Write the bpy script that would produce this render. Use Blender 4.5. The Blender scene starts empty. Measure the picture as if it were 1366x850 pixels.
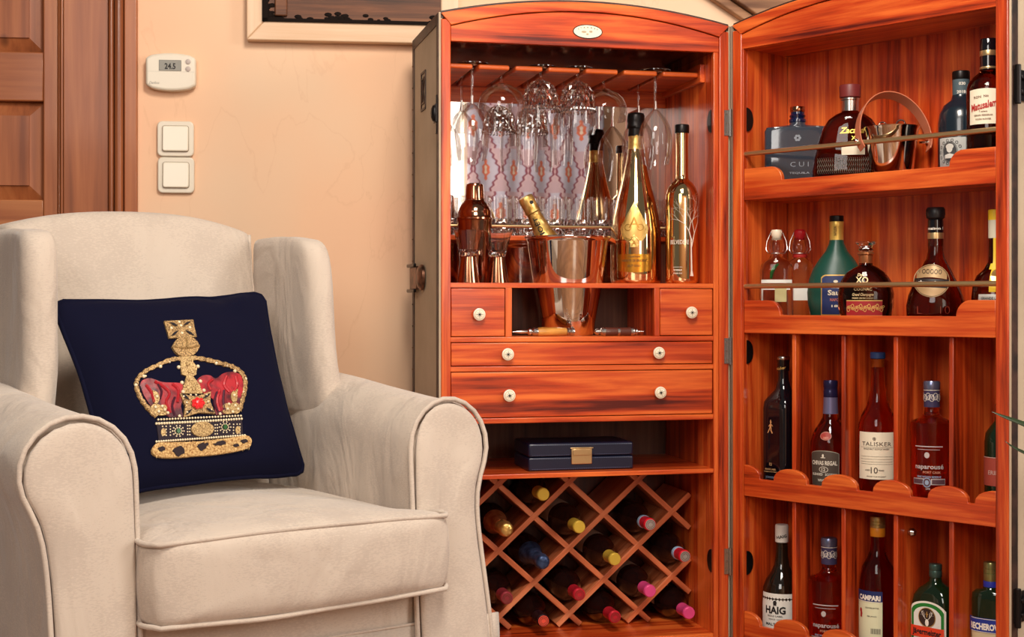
import bpy, bmesh, math, random
from mathutils import Vector, Matrix, noise
random.seed(4)
PI = math.pi
SC = bpy.context.scene
COL = SC.collection

# ------------------------------------------------------------------ camera, world, light, exposure
F, HY, H = 1900.0, 405.0, 0.85          # focal length in pixels, horizon row, eye height
cam = bpy.data.cameras.new('camera')
cam.sensor_width = 36.0
cam.lens = 36.0 * F / 1366.0
cam.shift_y = (HY - 425.0) / 1366.0
cam.clip_start = 0.05
camo = bpy.data.objects.new('camera', cam)
camo.location = (0, 0, H)
camo.rotation_euler = (PI / 2, 0, 0)
COL.objects.link(camo)
SC.camera = camo
SC.view_settings.view_transform = 'Standard'
SC.view_settings.look = 'None'
SC.view_settings.exposure = -0.19
SC.view_settings.gamma = 1.0
SC.view_settings.use_curve_mapping = False
SC.cycles.max_bounces = 14
SC.cycles.transmission_bounces = 12
SC.cycles.transparent_max_bounces = 24
SC.cycles.glossy_bounces = 6
SC.cycles.diffuse_bounces = 4
SC.cycles.sample_clamp_indirect = 4.0
w = bpy.data.worlds.new('world')
SC.world = w
w.use_nodes = True
w.node_tree.nodes['Background'].inputs[0].default_value = (1.0, 0.93, 0.86, 1)
w.node_tree.nodes['Background'].inputs[1].default_value = 0.15


def area(name, loc, target, sx, sy, power, col):
    l = bpy.data.lights.new(name, 'AREA')
    l.shape = 'RECTANGLE'
    l.size, l.size_y = sx, sy
    l.energy = power
    l.color = col
    o = bpy.data.objects.new(name, l)
    o.location = loc
    o.rotation_euler = (Vector(target) - Vector(loc)).to_track_quat('-Z', 'Y').to_euler()
    COL.objects.link(o)
    return o


area('window_daylight_right', (3.1, 1.3, 1.75), (-0.3, 3.1, 0.8), 1.1, 1.4, 68, (1.0, 0.94, 0.87))
area('left_fill_light', (-0.9, -0.5, 2.25), (0.2, 3.2, 1.0), 1.2, 1.2, 46, (1.0, 0.94, 0.87))  # added fill from the left front, no window stands there
area('curtain_fill_light', (0.5, 0.7, 2.3), (1.9, -0.9, 1.3), .4, .4, 52, (1.0, .9, .84))  # added to brighten the mirrored curtain and front wall, no real lamp
area('overhead_fill_light', (0.2, 1.5, 2.5), (0.2, 3.0, 0.6), 0.6, 0.6, 56, (1.0, 0.90, 0.78))  # added top light for the shelves and upper door, no lamp hangs here


# ------------------------------------------------------------------ frames of reference (real planes of the room)
class FR:
    """vertical plane through O with slope m; at(px, py, yl) = where a ray of the photo meets it, in local (x, z)."""

    def __init__(s, O, m):
        n = math.hypot(1, m)
        s.O = O
        s.ex = (1 / n, m / n)
        s.ey = (-m / n, 1 / n)
        s.rot = math.atan(m)

    def at(s, px, py, yl=0.0):
        u = (px - 683) / F
        xl = (u * (s.O[1] + yl * s.ey[1]) - s.O[0] - yl * s.ey[0]) / (s.ex[0] - u * s.ex[1])
        d = s.O[1] + xl * s.ex[1] + yl * s.ey[1]
        return xl, H + (HY - py) / F * d

    def w(s, x, y, z=0.0):
        return Vector((s.O[0] + x * s.ex[0] + y * s.ey[0], s.O[1] + x * s.ex[1] + y * s.ey[1], z))

    def depth(s, x, y):
        return s.O[1] + x * s.ex[1] + y * s.ey[1]


CAB = FR((-0.155, 3.1), 0.235)
DOR = FR((0.5035, 3.245), -1.107)
WAL = FR((0.0, 3.565), 0.12)
CHR = FR((-0.35, 2.425), 0.75)


# ------------------------------------------------------------------ materials
def mat(name, col, rough=0.5, metal=0.0, coat=0.0, trans=0.0, ior=1.45, spec=0.5, emit=0.0, sheen=0.0, crough=0.08):
    m = bpy.data.materials.new(name)
    m.use_nodes = True
    b = m.node_tree.nodes['Principled BSDF']
    b.inputs['Base Color'].default_value = (*col, 1)
    b.inputs['Roughness'].default_value = rough
    b.inputs['Metallic'].default_value = metal
    b.inputs['Coat Weight'].default_value = coat
    b.inputs['Coat Roughness'].default_value = crough
    b.inputs['Transmission Weight'].default_value = trans
    b.inputs['IOR'].default_value = ior
    b.inputs['Specular IOR Level'].default_value = spec
    if sheen:
        b.inputs['Sheen Weight'].default_value = sheen
    if emit:
        b.inputs['Emission Color'].default_value = (*col, 1)
        b.inputs['Emission Strength'].default_value = emit
    return m


def S(h):
    """sRGB 0-255 triple -> linear"""
    return tuple(((c / 255 + 0.055) / 1.055) ** 2.4 if c > 10 else c / 255 / 12.92 for c in h)


def nodes(m):
    return m.node_tree.nodes, m.node_tree.links, m.node_tree.nodes['Principled BSDF']


def ramp(n, stops):
    r = n.new('ShaderNodeValToRGB')
    e = r.color_ramp.elements
    while len(e) > 1:
        e.remove(e[-1])
    e[0].position, e[0].color = stops[0][0], (*stops[0][1], 1)
    for p, c in stops[1:]:
        x = e.new(p)
        x.color = (*c, 1)
    return r


def wood(name, c1, c2, c3, axis='z', scale=1.0, rough=0.34, coat=0.35, knots=False, bump=0.05):
    """wood with grain running along one local axis"""
    m = mat(name, c2, rough, coat=coat, crough=0.12)
    n, l, b = nodes(m)
    tc = n.new('ShaderNodeTexCoord')
    mp = n.new('ShaderNodeMapping')
    sc = {'x': (1.2, 26, 26), 'z': (26, 26, 1.2), 'y': (26, 1.2, 26)}[axis]
    mp.inputs['Scale'].default_value = [k * scale for k in sc]
    l.new(tc.outputs['Object'], mp.inputs[0])
    n1 = n.new('ShaderNodeTexNoise')
    n1.inputs['Scale'].default_value = 1.0
    n1.inputs['Detail'].default_value = 7
    n1.inputs['Roughness'].default_value = 0.62
    n1.inputs['Distortion'].default_value = 0.6
    l.new(mp.outputs[0], n1.inputs['Vector'])
    n2 = n.new('ShaderNodeTexNoise')
    n2.inputs['Scale'].default_value = 4.5
    n2.inputs['Detail'].default_value = 5
    l.new(mp.outputs[0], n2.inputs['Vector'])
    n3 = n.new('ShaderNodeTexNoise')
    n3.inputs['Scale'].default_value = 3.0
    l.new(tc.outputs['Object'], n3.inputs['Vector'])
    a1 = n.new('ShaderNodeMath'); a1.operation = 'MULTIPLY_ADD'
    l.new(n2.outputs[0], a1.inputs[0]); a1.inputs[1].default_value = 0.35
    l.new(n1.outputs[0], a1.inputs[2])
    a2 = n.new('ShaderNodeMath'); a2.operation = 'MULTIPLY_ADD'
    l.new(n3.outputs[0], a2.inputs[0]); a2.inputs[1].default_value = 0.35
    l.new(a1.outputs[0], a2.inputs[2])
    r = ramp(n, [(0.62, c1), (0.80, c2), (1.02, c3)])
    l.new(a2.outputs[0], r.inputs[0])
    out = r.outputs[0]
    if knots:
        v = n.new('ShaderNodeTexVoronoi')
        mk = n.new('ShaderNodeMapping')
        mk.inputs['Scale'].default_value = (7, 0, 5)
        mk.inputs['Location'].default_value = (.3, 0, .2)
        l.new(tc.outputs['Object'], mk.inputs[0]); l.new(mk.outputs[0], v.inputs['Vector'])
        v.inputs['Scale'].default_value = 1.0
        rk = ramp(n, [(0.0, (1, 1, 1)), (0.05, (0.8, 0.8, 0.8)), (0.11, (0, 0, 0))])
        l.new(v.outputs['Distance'], rk.inputs[0])
        mx = n.new('ShaderNodeMix'); mx.data_type = 'RGBA'
        l.new(rk.outputs[0], mx.inputs[0]); l.new(out, mx.inputs[6])
        mx.inputs[7].default_value = (c1[0] * .25, c1[1] * .2, c1[2] * .2, 1)
        out = mx.outputs[2]
    l.new(out, b.inputs['Base Color'])
    bp = n.new('ShaderNodeBump'); bp.inputs['Strength'].default_value = bump; bp.inputs['Distance'].default_value = 0.002
    l.new(a1.outputs[0], bp.inputs['Height']); l.new(bp.outputs[0], b.inputs['Normal'])
    return m


def noisy(m, scale, c1, c2, lo=0.35, hi=0.65, bump=0.0, bscale=None, stretch=(1, 1, 1), detail=4, dist=0.002):
    n, l, b = nodes(m)
    tc = n.new('ShaderNodeTexCoord')
    mp = n.new('ShaderNodeMapping'); mp.inputs['Scale'].default_value = stretch
    l.new(tc.outputs['Object'], mp.inputs[0])
    t = n.new('ShaderNodeTexNoise'); t.inputs['Scale'].default_value = scale; t.inputs['Detail'].default_value = detail
    l.new(mp.outputs[0], t.inputs['Vector'])
    r = ramp(n, [(lo, c1), (hi, c2)])
    l.new(t.outputs[0], r.inputs[0]); l.new(r.outputs[0], b.inputs['Base Color'])
    if bump:
        t2 = n.new('ShaderNodeTexNoise'); t2.inputs['Scale'].default_value = bscale or scale; t2.inputs['Detail'].default_value = 6
        l.new(mp.outputs[0], t2.inputs['Vector'])
        bp = n.new('ShaderNodeBump'); bp.inputs['Strength'].default_value = bump; bp.inputs['Distance'].default_value = dist
        l.new(t2.outputs[0], bp.inputs['Height']); l.new(bp.outputs[0], b.inputs['Normal'])
    return m


R1, R2, R3 = S((84, 16, 5)), S((184, 62, 20)), S((228, 112, 46))
M = {}
M['wz'] = wood('mahogany_upright', R1, R2, R3, 'z')
M['wx'] = wood('mahogany_level', R1, R2, R3, 'x')
M['wy'] = wood('mahogany_depth', R1, R2, R3, 'y')
M['wdark'] = wood('dark_mahogany', S((40, 10, 6)), S((92, 28, 14)), S((130, 50, 26)), 'z', rough=.35)
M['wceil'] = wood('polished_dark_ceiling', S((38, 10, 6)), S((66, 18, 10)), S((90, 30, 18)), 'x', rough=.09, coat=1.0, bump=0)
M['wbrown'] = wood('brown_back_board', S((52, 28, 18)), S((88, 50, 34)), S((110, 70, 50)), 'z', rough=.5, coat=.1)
M['slat'] = wood('lattice_wood', S((130, 54, 28)), S((196, 104, 62)), S((220, 138, 94)), 'x', rough=.4, coat=.2)
M['pine'] = wood('stained_pine', S((118, 60, 28)), S((150, 83, 44)), S((172, 104, 60)), 'z', scale=.55, rough=.45, coat=.12, knots=True)
M['pinex'] = wood('stained_pine_level', S((118, 60, 28)), S((150, 84, 44)), S((172, 106, 60)), 'x', scale=.55, rough=.45, coat=.12, knots=False)
M['pale'] = wood('pale_limed_wood', S((186, 146, 112)), S((214, 176, 140)), S((228, 196, 164)), 'x', scale=.5, rough=.5, coat=.1)
M['palez'] = wood('pale_limed_wood_upright', S((186, 146, 112)), S((214, 176, 140)), S((228, 196, 164)), 'z', scale=.5, rough=.5, coat=.1)
M['beam'] = wood('rough_ceiling_wood', S((96, 62, 44)), S((150, 108, 78)), S((186, 140, 104)), 'x', scale=.5, rough=.7, coat=0)
M['rustic'] = wood('rustic_board', S((40, 22, 12)), S((104, 60, 34)), S((150, 96, 58)), 'x', scale=.8, rough=.6, coat=.05)
M['canvas'] = noisy(mat('olive_canvas', S((170, 152, 122)), .8), 5, S((178, 158, 132)), S((196, 176, 150)), bump=.3, bscale=400, dist=.0006)
M['leather'] = noisy(mat('dark_leather_trim', S((52, 34, 26)), .5), 30, S((40, 26, 20)), S((74, 48, 38)), bump=.2, bscale=200)
M['black'] = mat('black_metal', S((28, 24, 24)), .35, .6)
M['bronze'] = noisy(mat('aged_bronze', S((96, 66, 52)), .4, .8), 50, S((60, 40, 32)), S((132, 92, 72)))
M['steel'] = mat('steel', S((196, 190, 184)), .25, 1.0)
M['chrome'] = mat('polished_steel', S((226, 218, 212)), .05, 1.0)
M['brass'] = mat('brass', S((206, 176, 128)), .3, .85)
M['gold'] = mat('gold_foil', S((232, 200, 148)), .07, 1.0)
M['goldr'] = noisy(mat('crumpled_gold_foil', S((224, 186, 104)), .3, .9), 60, S((196, 156, 78)), S((240, 208, 132)), bump=.5, bscale=90, dist=.003)
M['copper'] = mat('copper', S((166, 118, 92)), .12, 1.0)
M['mirror'] = mat('mirror_glass', S((226, 222, 220)), .015, 1.0)
M['ivory'] = mat('ivory', S((236, 224, 200)), .35, coat=.4)
M['plastic'] = mat('warm_white_plastic', S((222, 212, 194)), .35)
M['ink'] = mat('black_ink', S((28, 24, 24)), .6)
M['white'] = mat('white_print', S((236, 230, 218)), .6)
M['goldink'] = mat('gold_print', S((214, 172, 96)), .35, .5)
M['redink'] = mat('red_print', S((170, 34, 30)), .6)
M['navy'] = mat('navy_leather', S((14, 20, 44)), .38, coat=.25)
M['stitch'] = mat('pale_stitching', S((92, 104, 134)), .7)

# wall plaster with faint veins and soft colour patches
M['plaster'] = mat('peach_plaster', S((226, 184, 142)), .85)
n, l, b = nodes(M['plaster'])
tc = n.new('ShaderNodeTexCoord')
t = n.new('ShaderNodeTexNoise'); t.inputs['Scale'].default_value = 1.3; t.inputs['Detail'].default_value = 3
l.new(tc.outputs['Object'], t.inputs['Vector'])
r = ramp(n, [(.36, S((236, 186, 152))), (.5, S((234, 192, 158))), (.66, S((228, 198, 168)))])
l.new(t.outputs[0], r.inputs[0])
t2 = n.new('ShaderNodeTexNoise'); t2.inputs['Scale'].default_value = 2.2; t2.inputs['Detail'].default_value = 6; t2.inputs['Distortion'].default_value = .5
mp = n.new('ShaderNodeMapping'); mp.inputs['Scale'].default_value = (2.2, 2.2, .8)
l.new(tc.outputs['Object'], mp.inputs[0]); l.new(mp.outputs[0], t2.inputs['Vector'])
rv = ramp(n, [(.494, (0, 0, 0)), (.5, (.2, .2, .2)), (.506, (0, 0, 0))])
l.new(t2.outputs[0], rv.inputs[0])
mx = n.new('ShaderNodeMix'); mx.data_type = 'RGBA'
l.new(rv.outputs[0], mx.inputs[0]); l.new(r.outputs[0], mx.inputs[6]); mx.inputs[7].default_value = (*S((206, 160, 126)), 1)
l.new(mx.outputs[2], b.inputs['Base Color'])

# linen slipcover
M['linen'] = mat('cream_linen', S((214, 196, 172)), .9, sheen=.3)
n, l, b = nodes(M['linen'])
tc = n.new('ShaderNodeTexCoord')
t = n.new('ShaderNodeTexNoise'); t.inputs['Scale'].default_value = 160; t.inputs['Detail'].default_value = 4
mp = n.new('ShaderNodeMapping'); mp.inputs['Scale'].default_value = (1, 1, 3.5)
l.new(tc.outputs['Object'], mp.inputs[0]); l.new(mp.outputs[0], t.inputs['Vector'])
t3 = n.new('ShaderNodeTexNoise'); t3.inputs['Scale'].default_value = 9; t3.inputs['Detail'].default_value = 5
l.new(tc.outputs['Object'], t3.inputs['Vector'])
ad = n.new('ShaderNodeMath'); ad.operation = 'ADD'; l.new(t.outputs[0], ad.inputs[0]); l.new(t3.outputs[0], ad.inputs[1])
r = ramp(n, [(.6, S((184, 169, 155))), (1.0, S((190, 175, 161))), (1.4, S((197, 182, 167)))])
l.new(ad.outputs[0], r.inputs[0]); l.new(r.outputs[0], b.inputs['Base Color'])
w1 = n.new('ShaderNodeTexNoise'); w1.inputs['Scale'].default_value = 420; w1.inputs['Detail'].default_value = 2
l.new(tc.outputs['Object'], w1.inputs['Vector'])
w2 = n.new('ShaderNodeTexNoise'); w2.inputs['Scale'].default_value = 5; w2.inputs['Detail'].default_value = 3; w2.inputs['Distortion'].default_value = .8
mp2 = n.new('ShaderNodeMapping'); mp2.inputs['Scale'].default_value = (1.6, 1.6, .7)
l.new(tc.outputs['Object'], mp2.inputs[0]); l.new(mp2.outputs[0], w2.inputs['Vector'])
bp = n.new('ShaderNodeBump'); bp.inputs['Strength'].default_value = .25; bp.inputs['Distance'].default_value = .001
l.new(w1.outputs[0], bp.inputs['Height'])
bp2 = n.new('ShaderNodeBump'); bp2.inputs['Strength'].default_value = .7; bp2.inputs['Distance'].default_value = .022
l.new(w2.outputs[0], bp2.inputs['Height']); l.new(bp.outputs[0], bp2.inputs['Normal']); l.new(bp2.outputs[0], b.inputs['Normal'])


def glass(name, col, rough=0.0, ior=1.45):
    return mat(name, col, rough, trans=1.0, ior=ior)


M['crystal'] = glass('crystal', (.90, .90, .91), 0, 1.56)
M['clear'] = glass('clear_glass', (.93, .95, .95), 0, 1.33)
M['amber'] = glass('amber_spirit', S((230, 138, 72)), 0, 1.36)
M['damber'] = glass('dark_amber_spirit', S((138, 68, 42)), 0, 1.36)
M['redsp'] = glass('red_spirit', S((190, 30, 36)), 0, 1.36)
M['bluegl'] = mat('deep_blue_glass', S((20, 36, 84)), .06, trans=.55, coat=.6)
M['greygl'] = mat('smoky_glass', S((70, 80, 96)), .06, trans=.5, coat=.6)
M['greengl'] = mat('dark_green_glass', S((24, 52, 28)), .05, trans=.6, coat=.4)
M['frost'] = mat('frosted_green_glass', S((16, 70, 58)), .33, coat=.5, crough=.25)
M['wineg'] = mat('dark_wine_glass', S((16, 10, 10)), .05, coat=.6, crough=.02)
M['blackgl'] = mat('black_glass', S((12, 10, 16)), .07, coat=.6, crough=.03)

# thin drinking glass: clear face on, darker and shinier towards grazing angles (a thin wall seen edge on)
m = bpy.data.materials.new('thin_glass'); m.use_nodes = True
n, l = m.node_tree.nodes, m.node_tree.links
n.remove(n['Principled BSDF'])
lw = n.new('ShaderNodeLayerWeight'); lw.inputs['Blend'].default_value = .5
rt = ramp(n, [(0, (.98, .98, .98)), (.75, (.96, .955, .955)), (.92, (.84, .82, .82)), (1, (.5, .47, .47))])
l.new(lw.outputs['Facing'], rt.inputs[0])
tr = n.new('ShaderNodeBsdfTransparent'); l.new(rt.outputs[0], tr.inputs[0])
gl = n.new('ShaderNodeBsdfGlossy'); gl.inputs['Roughness'].default_value = .02
fr = n.new('ShaderNodeFresnel'); fr.inputs[0].default_value = 1.45
mi = n.new('ShaderNodeMath'); mi.operation = 'MULTIPLY_ADD'; mi.inputs[1].default_value = .55; mi.inputs[2].default_value = .03
l.new(fr.outputs[0], mi.inputs[0])
ms = n.new('ShaderNodeMixShader'); l.new(mi.outputs[0], ms.inputs[0]); l.new(tr.outputs[0], ms.inputs[1]); l.new(gl.outputs[0], ms.inputs[2])
l.new(ms.outputs[0], n['Material Output'].inputs[0])
M['thin'] = m


# ------------------------------------------------------------------ mesh helpers
class MB:
    def __init__(s):
        s.v, s.f, s.m = [], [], []

    def add(s, vs, fs, mi=0):
        o = len(s.v)
        s.v += [tuple(v) for v in vs]
        s.f += [tuple(i + o for i in f) for f in fs]
        s.m += [mi] * len(fs)
        return s

    def box(s, x0, x1, y0, y1, z0, z1, mi=0):
        return s.add([(x, y, z) for z in (z0, z1) for x, y in ((x0, y0), (x1, y0), (x1, y1), (x0, y1))],
                     [(3, 2, 1, 0), (4, 5, 6, 7), (0, 1, 5, 4), (1, 2, 6, 5), (2, 3, 7, 6), (3, 0, 4, 7)], mi)

    def obox(s, c, a, b_, t, ha, hb, ht, mi=0):
        """oriented box: centre, three axes, half sizes"""
        c, a, b_, t = Vector(c), Vector(a), Vector(b_), Vector(t)
        vs = [c + a * ha * i + b_ * hb * j + t * ht * k for k in (-1, 1) for i, j in ((-1, -1), (1, -1), (1, 1), (-1, 1))]
        return s.add(vs, [(3, 2, 1, 0), (4, 5, 6, 7), (0, 1, 5, 4), (1, 2, 6, 5), (2, 3, 7, 6), (3, 0, 4, 7)], mi)

    def prism(s, poly, y0, y1, mi=0):
        """outline in (x, z) extruded along y"""
        k = len(poly)
        return s.add([(x, y0, z) for x, z in poly] + [(x, y1, z) for x, z in poly],
                     [tuple(range(k)), tuple(reversed(range(k, 2 * k)))] + [(i + k, (i + 1) % k + k, (i + 1) % k, i) for i in range(k)], mi)

    def lathe(s, prof, seg=28, c=(0, 0, 0), mi=0, cap0=True, cap1=True, twist=None):
        """profile of (r, z[, n, ky]): n>2 squares the section, ky flattens it front to back"""
        k = len(s.v)
        P = [p if len(p) == 4 else (p[0], p[1], 2, 1) for p in prof]
        vs = []
        for r, z, nn, ky in P:
            for i in range(seg):
                a = 2 * PI * i / seg
                ca, sa = math.cos(a), math.sin(a)
                q = 1.0 if nn == 2 else (abs(ca) ** nn + abs(sa) ** nn) ** (-1 / nn)
                vs.append((c[0] + r * ca * q, c[1] + r * sa * q * ky, c[2] + z))
        fs = []
        for j in range(len(P) - 1):
            for i in range(seg):
                i2 = (i + 1) % seg
                fs.append((j * seg + i, j * seg + i2, (j + 1) * seg + i2, (j + 1) * seg + i))
        if cap0 and P[0][0] > 1e-5:
            fs.append(tuple(reversed(range(seg))))
        if cap1 and P[-1][0] > 1e-5:
            fs.append(tuple((len(P) - 1) * seg + i for i in range(seg)))
        return s.add(vs, fs, mi)

    def tube(s, pts, r, seg=8, closed=False, mi=0):
        pts = [Vector(p) for p in pts]
        k = len(pts)
        up = Vector((0, 0, 1))
        vs = []
        prev = None
        for i, p in enumerate(pts):
            if closed:
                t = pts[(i + 1) % k] - pts[i - 1]
            else:
                t = pts[min(i + 1, k - 1)] - pts[max(i - 1, 0)]
            t.normalize()
            if prev is None:
                a = t.cross(up)
                if a.length < .05:
                    a = t.cross(Vector((1, 0, 0)))
            else:
                a = prev - t * prev.dot(t)
            a.normalize()
            prev = a
            b_ = t.cross(a)
            rr = r[i] if isinstance(r, (list, tuple)) else r
            vs += [p + a * rr * math.cos(2 * PI * j / seg) + b_ * rr * math.sin(2 * PI * j / seg) for j in range(seg)]
        fs = []
        for i in range(k if closed else k - 1):
            i2 = (i + 1) % k
            for j in range(seg):
                j2 = (j + 1) % seg
                fs.append((i * seg + j, i * seg + j2, i2 * seg + j2, i2 * seg + j))
        if not closed:
            fs.append(tuple(reversed(range(seg))))
            fs.append(tuple((k - 1) * seg + j for j in range(seg)))
        return s.add(vs, fs, mi)

    def ball(s, c, r, seg=8, rings=5, mi=0, k=(1, 1, 1)):
        vs = [(c[0], c[1], c[2] - r * k[2])]
        for j in range(1, rings):
            a = -PI / 2 + PI * j / rings
            vs += [(c[0] + r * k[0] * math.cos(a) * math.cos(2 * PI * i / seg), c[1] + r * k[1] * math.cos(a) * math.sin(2 * PI * i / seg), c[2] + r * k[2] * math.sin(a)) for i in range(seg)]
        vs.append((c[0], c[1], c[2] + r * k[2]))
        fs = [(0, 1 + (i + 1) % seg, 1 + i) for i in range(seg)]
        for j in range(rings - 2):
            for i in range(seg):
                i2 = (i + 1) % seg
                fs.append((1 + j * seg + i, 1 + j * seg + i2, 1 + (j + 1) * seg + i2, 1 + (j + 1) * seg + i))
        o = 1 + (rings - 2) * seg
        fs += [(o + i, o + (i + 1) % seg, len(vs) - 1) for i in range(seg)]
        return s.add(vs, fs, mi)

    def grid(s, nu, nv, fn, mi=0, flip=False):
        vs = [fn(i / nu, j / nv) for j in range(nv + 1) for i in range(nu + 1)]
        fs = []
        for j in range(nv):
            for i in range(nu):
                a = j * (nu + 1) + i
                q = (a, a + 1, a + nu + 2, a + nu + 1)
                fs.append(tuple(reversed(q)) if flip else q)
        return s.add(vs, fs, mi)

    def loft(s, rings, cap=True, mi=0):
        k = len(rings[0])
        vs = [p for r in rings for p in r]
        fs = []
        for j in range(len(rings) - 1):
            for i in range(k):
                i2 = (i + 1) % k
                fs.append((j * k + i, j * k + i2, (j + 1) * k + i2, (j + 1) * k + i))
        if cap:
            fs.append(tuple(reversed(range(k))))
            fs.append(tuple((len(rings) - 1) * k + i for i in range(k)))
        return s.add(vs, fs, mi)

    def xf(s, fn):
        s.v = [tuple(fn(Vector(v))) for v in s.v]
        return s

    def build(s, name, mats, parent=None, smooth=30, bevel=0.0, sub=0, fix=False, solid=0.0, segs=2):
        me = bpy.data.meshes.new(name)
        me.from_pydata(s.v, [], s.f)
        if not isinstance(mats, (list, tuple)):
            mats = [mats]
        for m_ in mats:
            me.materials.append(m_)
        me.polygons.foreach_set('material_index', s.m)
        if fix:
            bm = bmesh.new(); bm.from_mesh(me)
            bmesh.ops.recalc_face_normals(bm, faces=bm.faces)
            bm.to_mesh(me); bm.free()
        me.validate(); me.update()
        if smooth:
            me.shade_smooth()
            if smooth < 180:
                me.set_sharp_from_angle(angle=math.radians(smooth))
        o = bpy.data.objects.new(name, me)
        COL.objects.link(o)
        if parent:
            o.parent = parent
        if solid:
            md = o.modifiers.new('solid', 'SOLIDIFY'); md.thickness = solid; md.offset = 0
        if bevel:
            md = o.modifiers.new('bevel', 'BEVEL'); md.width = bevel; md.segments = segs; md.limit_method = 'ANGLE'; md.angle_limit = math.radians(40)
            md.harden_normals = False
        if sub:
            md = o.modifiers.new('subsurf', 'SUBSURF'); md.levels = sub; md.render_levels = sub
        return o


def empty(name, loc, rz=0.0, label=None, cat=None, group=None, parent=None):
    o = bpy.data.objects.new(name, None)
    o.empty_display_size = .05
    o.location = loc
    o.rotation_euler = (0, 0, rz)
    COL.objects.link(o)
    if parent:
        o.parent = parent
    return tag(o, label, cat, group)


def tag(o, label=None, cat=None, group=None, kind=None):
    if label: o['label'] = label
    if cat: o['category'] = cat
    if group: o['group'] = group
    if kind: o['kind'] = kind
    return o


def bx(name, x0, x1, y0, y1, z0, z1, m_, parent, bevel=0.0012, segs=2):
    return MB().box(x0, x1, y0, y1, z0, z1).build(name, m_, parent, bevel=bevel, segs=segs)


def copy_tree(o, parent=None):
    c = o.copy(); COL.objects.link(c)
    if parent: c.parent = parent
    for ch in list(o.children):
        copy_tree(ch, c)
    return c


_tc = {}


def text_geo(s_, shear=0.0, bold=0.0):
    """text as flat mesh data, width and cap height measured"""
    key = (s_, shear, bold)
    if key not in _tc:
        cu = bpy.data.curves.new('t', 'FONT')
        cu.body = s_; cu.size = 1; cu.resolution_u = 2; cu.shear = shear; cu.offset = bold
        o = bpy.data.objects.new('t', cu)
        me = bpy.data.meshes.new_from_object(o)
        vs = [(v.co.x, v.co.y) for v in me.vertices]
        fs = [tuple(p.vertices) for p in me.polygons]
        bpy.data.objects.remove(o); bpy.data.curves.remove(cu); bpy.data.meshes.remove(me)
        xs = [v[0] for v in vs] or [0]
        x0, x1 = min(xs), max(xs)
        _tc[key] = ([((x - x0) - (x1 - x0) / 2, y) for x, y in vs], fs, x1 - x0)
    return _tc[key]


def put_text(mb, s_, surf, u, v, h, width=None, mi=0, off=.0012, shear=0, bold=0.02, rot=0.0, arc=0.0):
    """lettering on a surface: centre u, baseline v, cap height h; width squeezes it"""
    vs, fs, wd = text_geo(s_, shear, bold)
    k = h / .7
    kx = k if width is None else width / wd
    c, s2 = math.cos(rot), math.sin(rot)
    out = []
    for x, y in vs:
        x, y = x * kx, y * k
        if arc:
            a = x / arc
            x, y = (abs(arc) + y) * math.sin(abs(a)) * (1 if x > 0 else -1) if arc > 0 else x, (abs(arc) + y) * math.cos(a) - abs(arc)
        out.append(surf(u + x * c - y * s2, v + x * s2 + y * c, off))
    mb.add(out, fs, mi)


def patch(mb, surf, u0, u1, lo, hi, nu=10, nv=6, off=.0006, mi=0):
    """label: grid between two boundary curves"""
    lo_ = lo if callable(lo) else (lambda u: lo)
    hi_ = hi if callable(hi) else (lambda u: hi)
    mb.grid(nu, nv, lambda a, b_: surf(u0 + (u1 - u0) * a, lo_(u0 + (u1 - u0) * a) * (1 - b_) + hi_(u0 + (u1 - u0) * a) * b_, off), mi)


def oval(mb, surf, u, v, ru, rv, off=.0009, mi=0, seg=20):
    mb.add([surf(u, v, off)] + [surf(u + ru * math.cos(2 * PI * i / seg), v + rv * math.sin(2 * PI * i / seg), off) for i in range(seg)],
           [(0, 1 + i, 1 + (i + 1) % seg) for i in range(seg)], mi)


def ringband(mb, surf, u, v, ru, rv, t_, off=.001, mi=0, seg=24):
    vs = []
    for i in range(seg):
        a = 2 * PI * i / seg
        vs += [surf(u + ru * math.cos(a), v + rv * math.sin(a), off), surf(u + (ru - t_) * math.cos(a), v + (rv - t_) * math.sin(a), off)]
    mb.add(vs, [(2 * i, 2 * ((i + 1) % seg), 2 * ((i + 1) % seg) + 1, 2 * i + 1) for i in range(seg)], mi)


def flat_surf(y, sgn=-1):
    return lambda u, v, off: (u, y + sgn * off, v)

# ------------------------------------------------------------------ the room shell
def walled(name, label=None, cat=None, kind=None, group=None):
    return tag(empty(name, (WAL.O[0], WAL.O[1], 0), WAL.rot), label, cat, group, kind)


def struct(name, mb, m_, parent=None, **k):
    o = mb.build(name, m_, parent, **k)
    if not parent:
        o.location = (WAL.O[0], WAL.O[1], 0); o.rotation_euler = (0, 0, WAL.rot)
        o['kind'] = 'structure'
    return o


def wx(px, py=405, yl=0): return WAL.at(px, py, yl)[0]
def wz(px, py, yl=0): return WAL.at(px, py, yl)[1]


xdoor = wx(184)                        # where the casing ends and the plaster begins
xr = 1.75
struct('floor', MB().box(-2.6, 2.4, -4.9, .25, -.06, 0), wood('oak_floor', S((96, 60, 36)), S((140, 94, 60)), S((168, 122, 84)), 'x', scale=.5, rough=.35))
struct('wall_back', MB().box(xdoor - .02, xr, 0, .14, 0, 2.6), M['plaster'])
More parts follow.
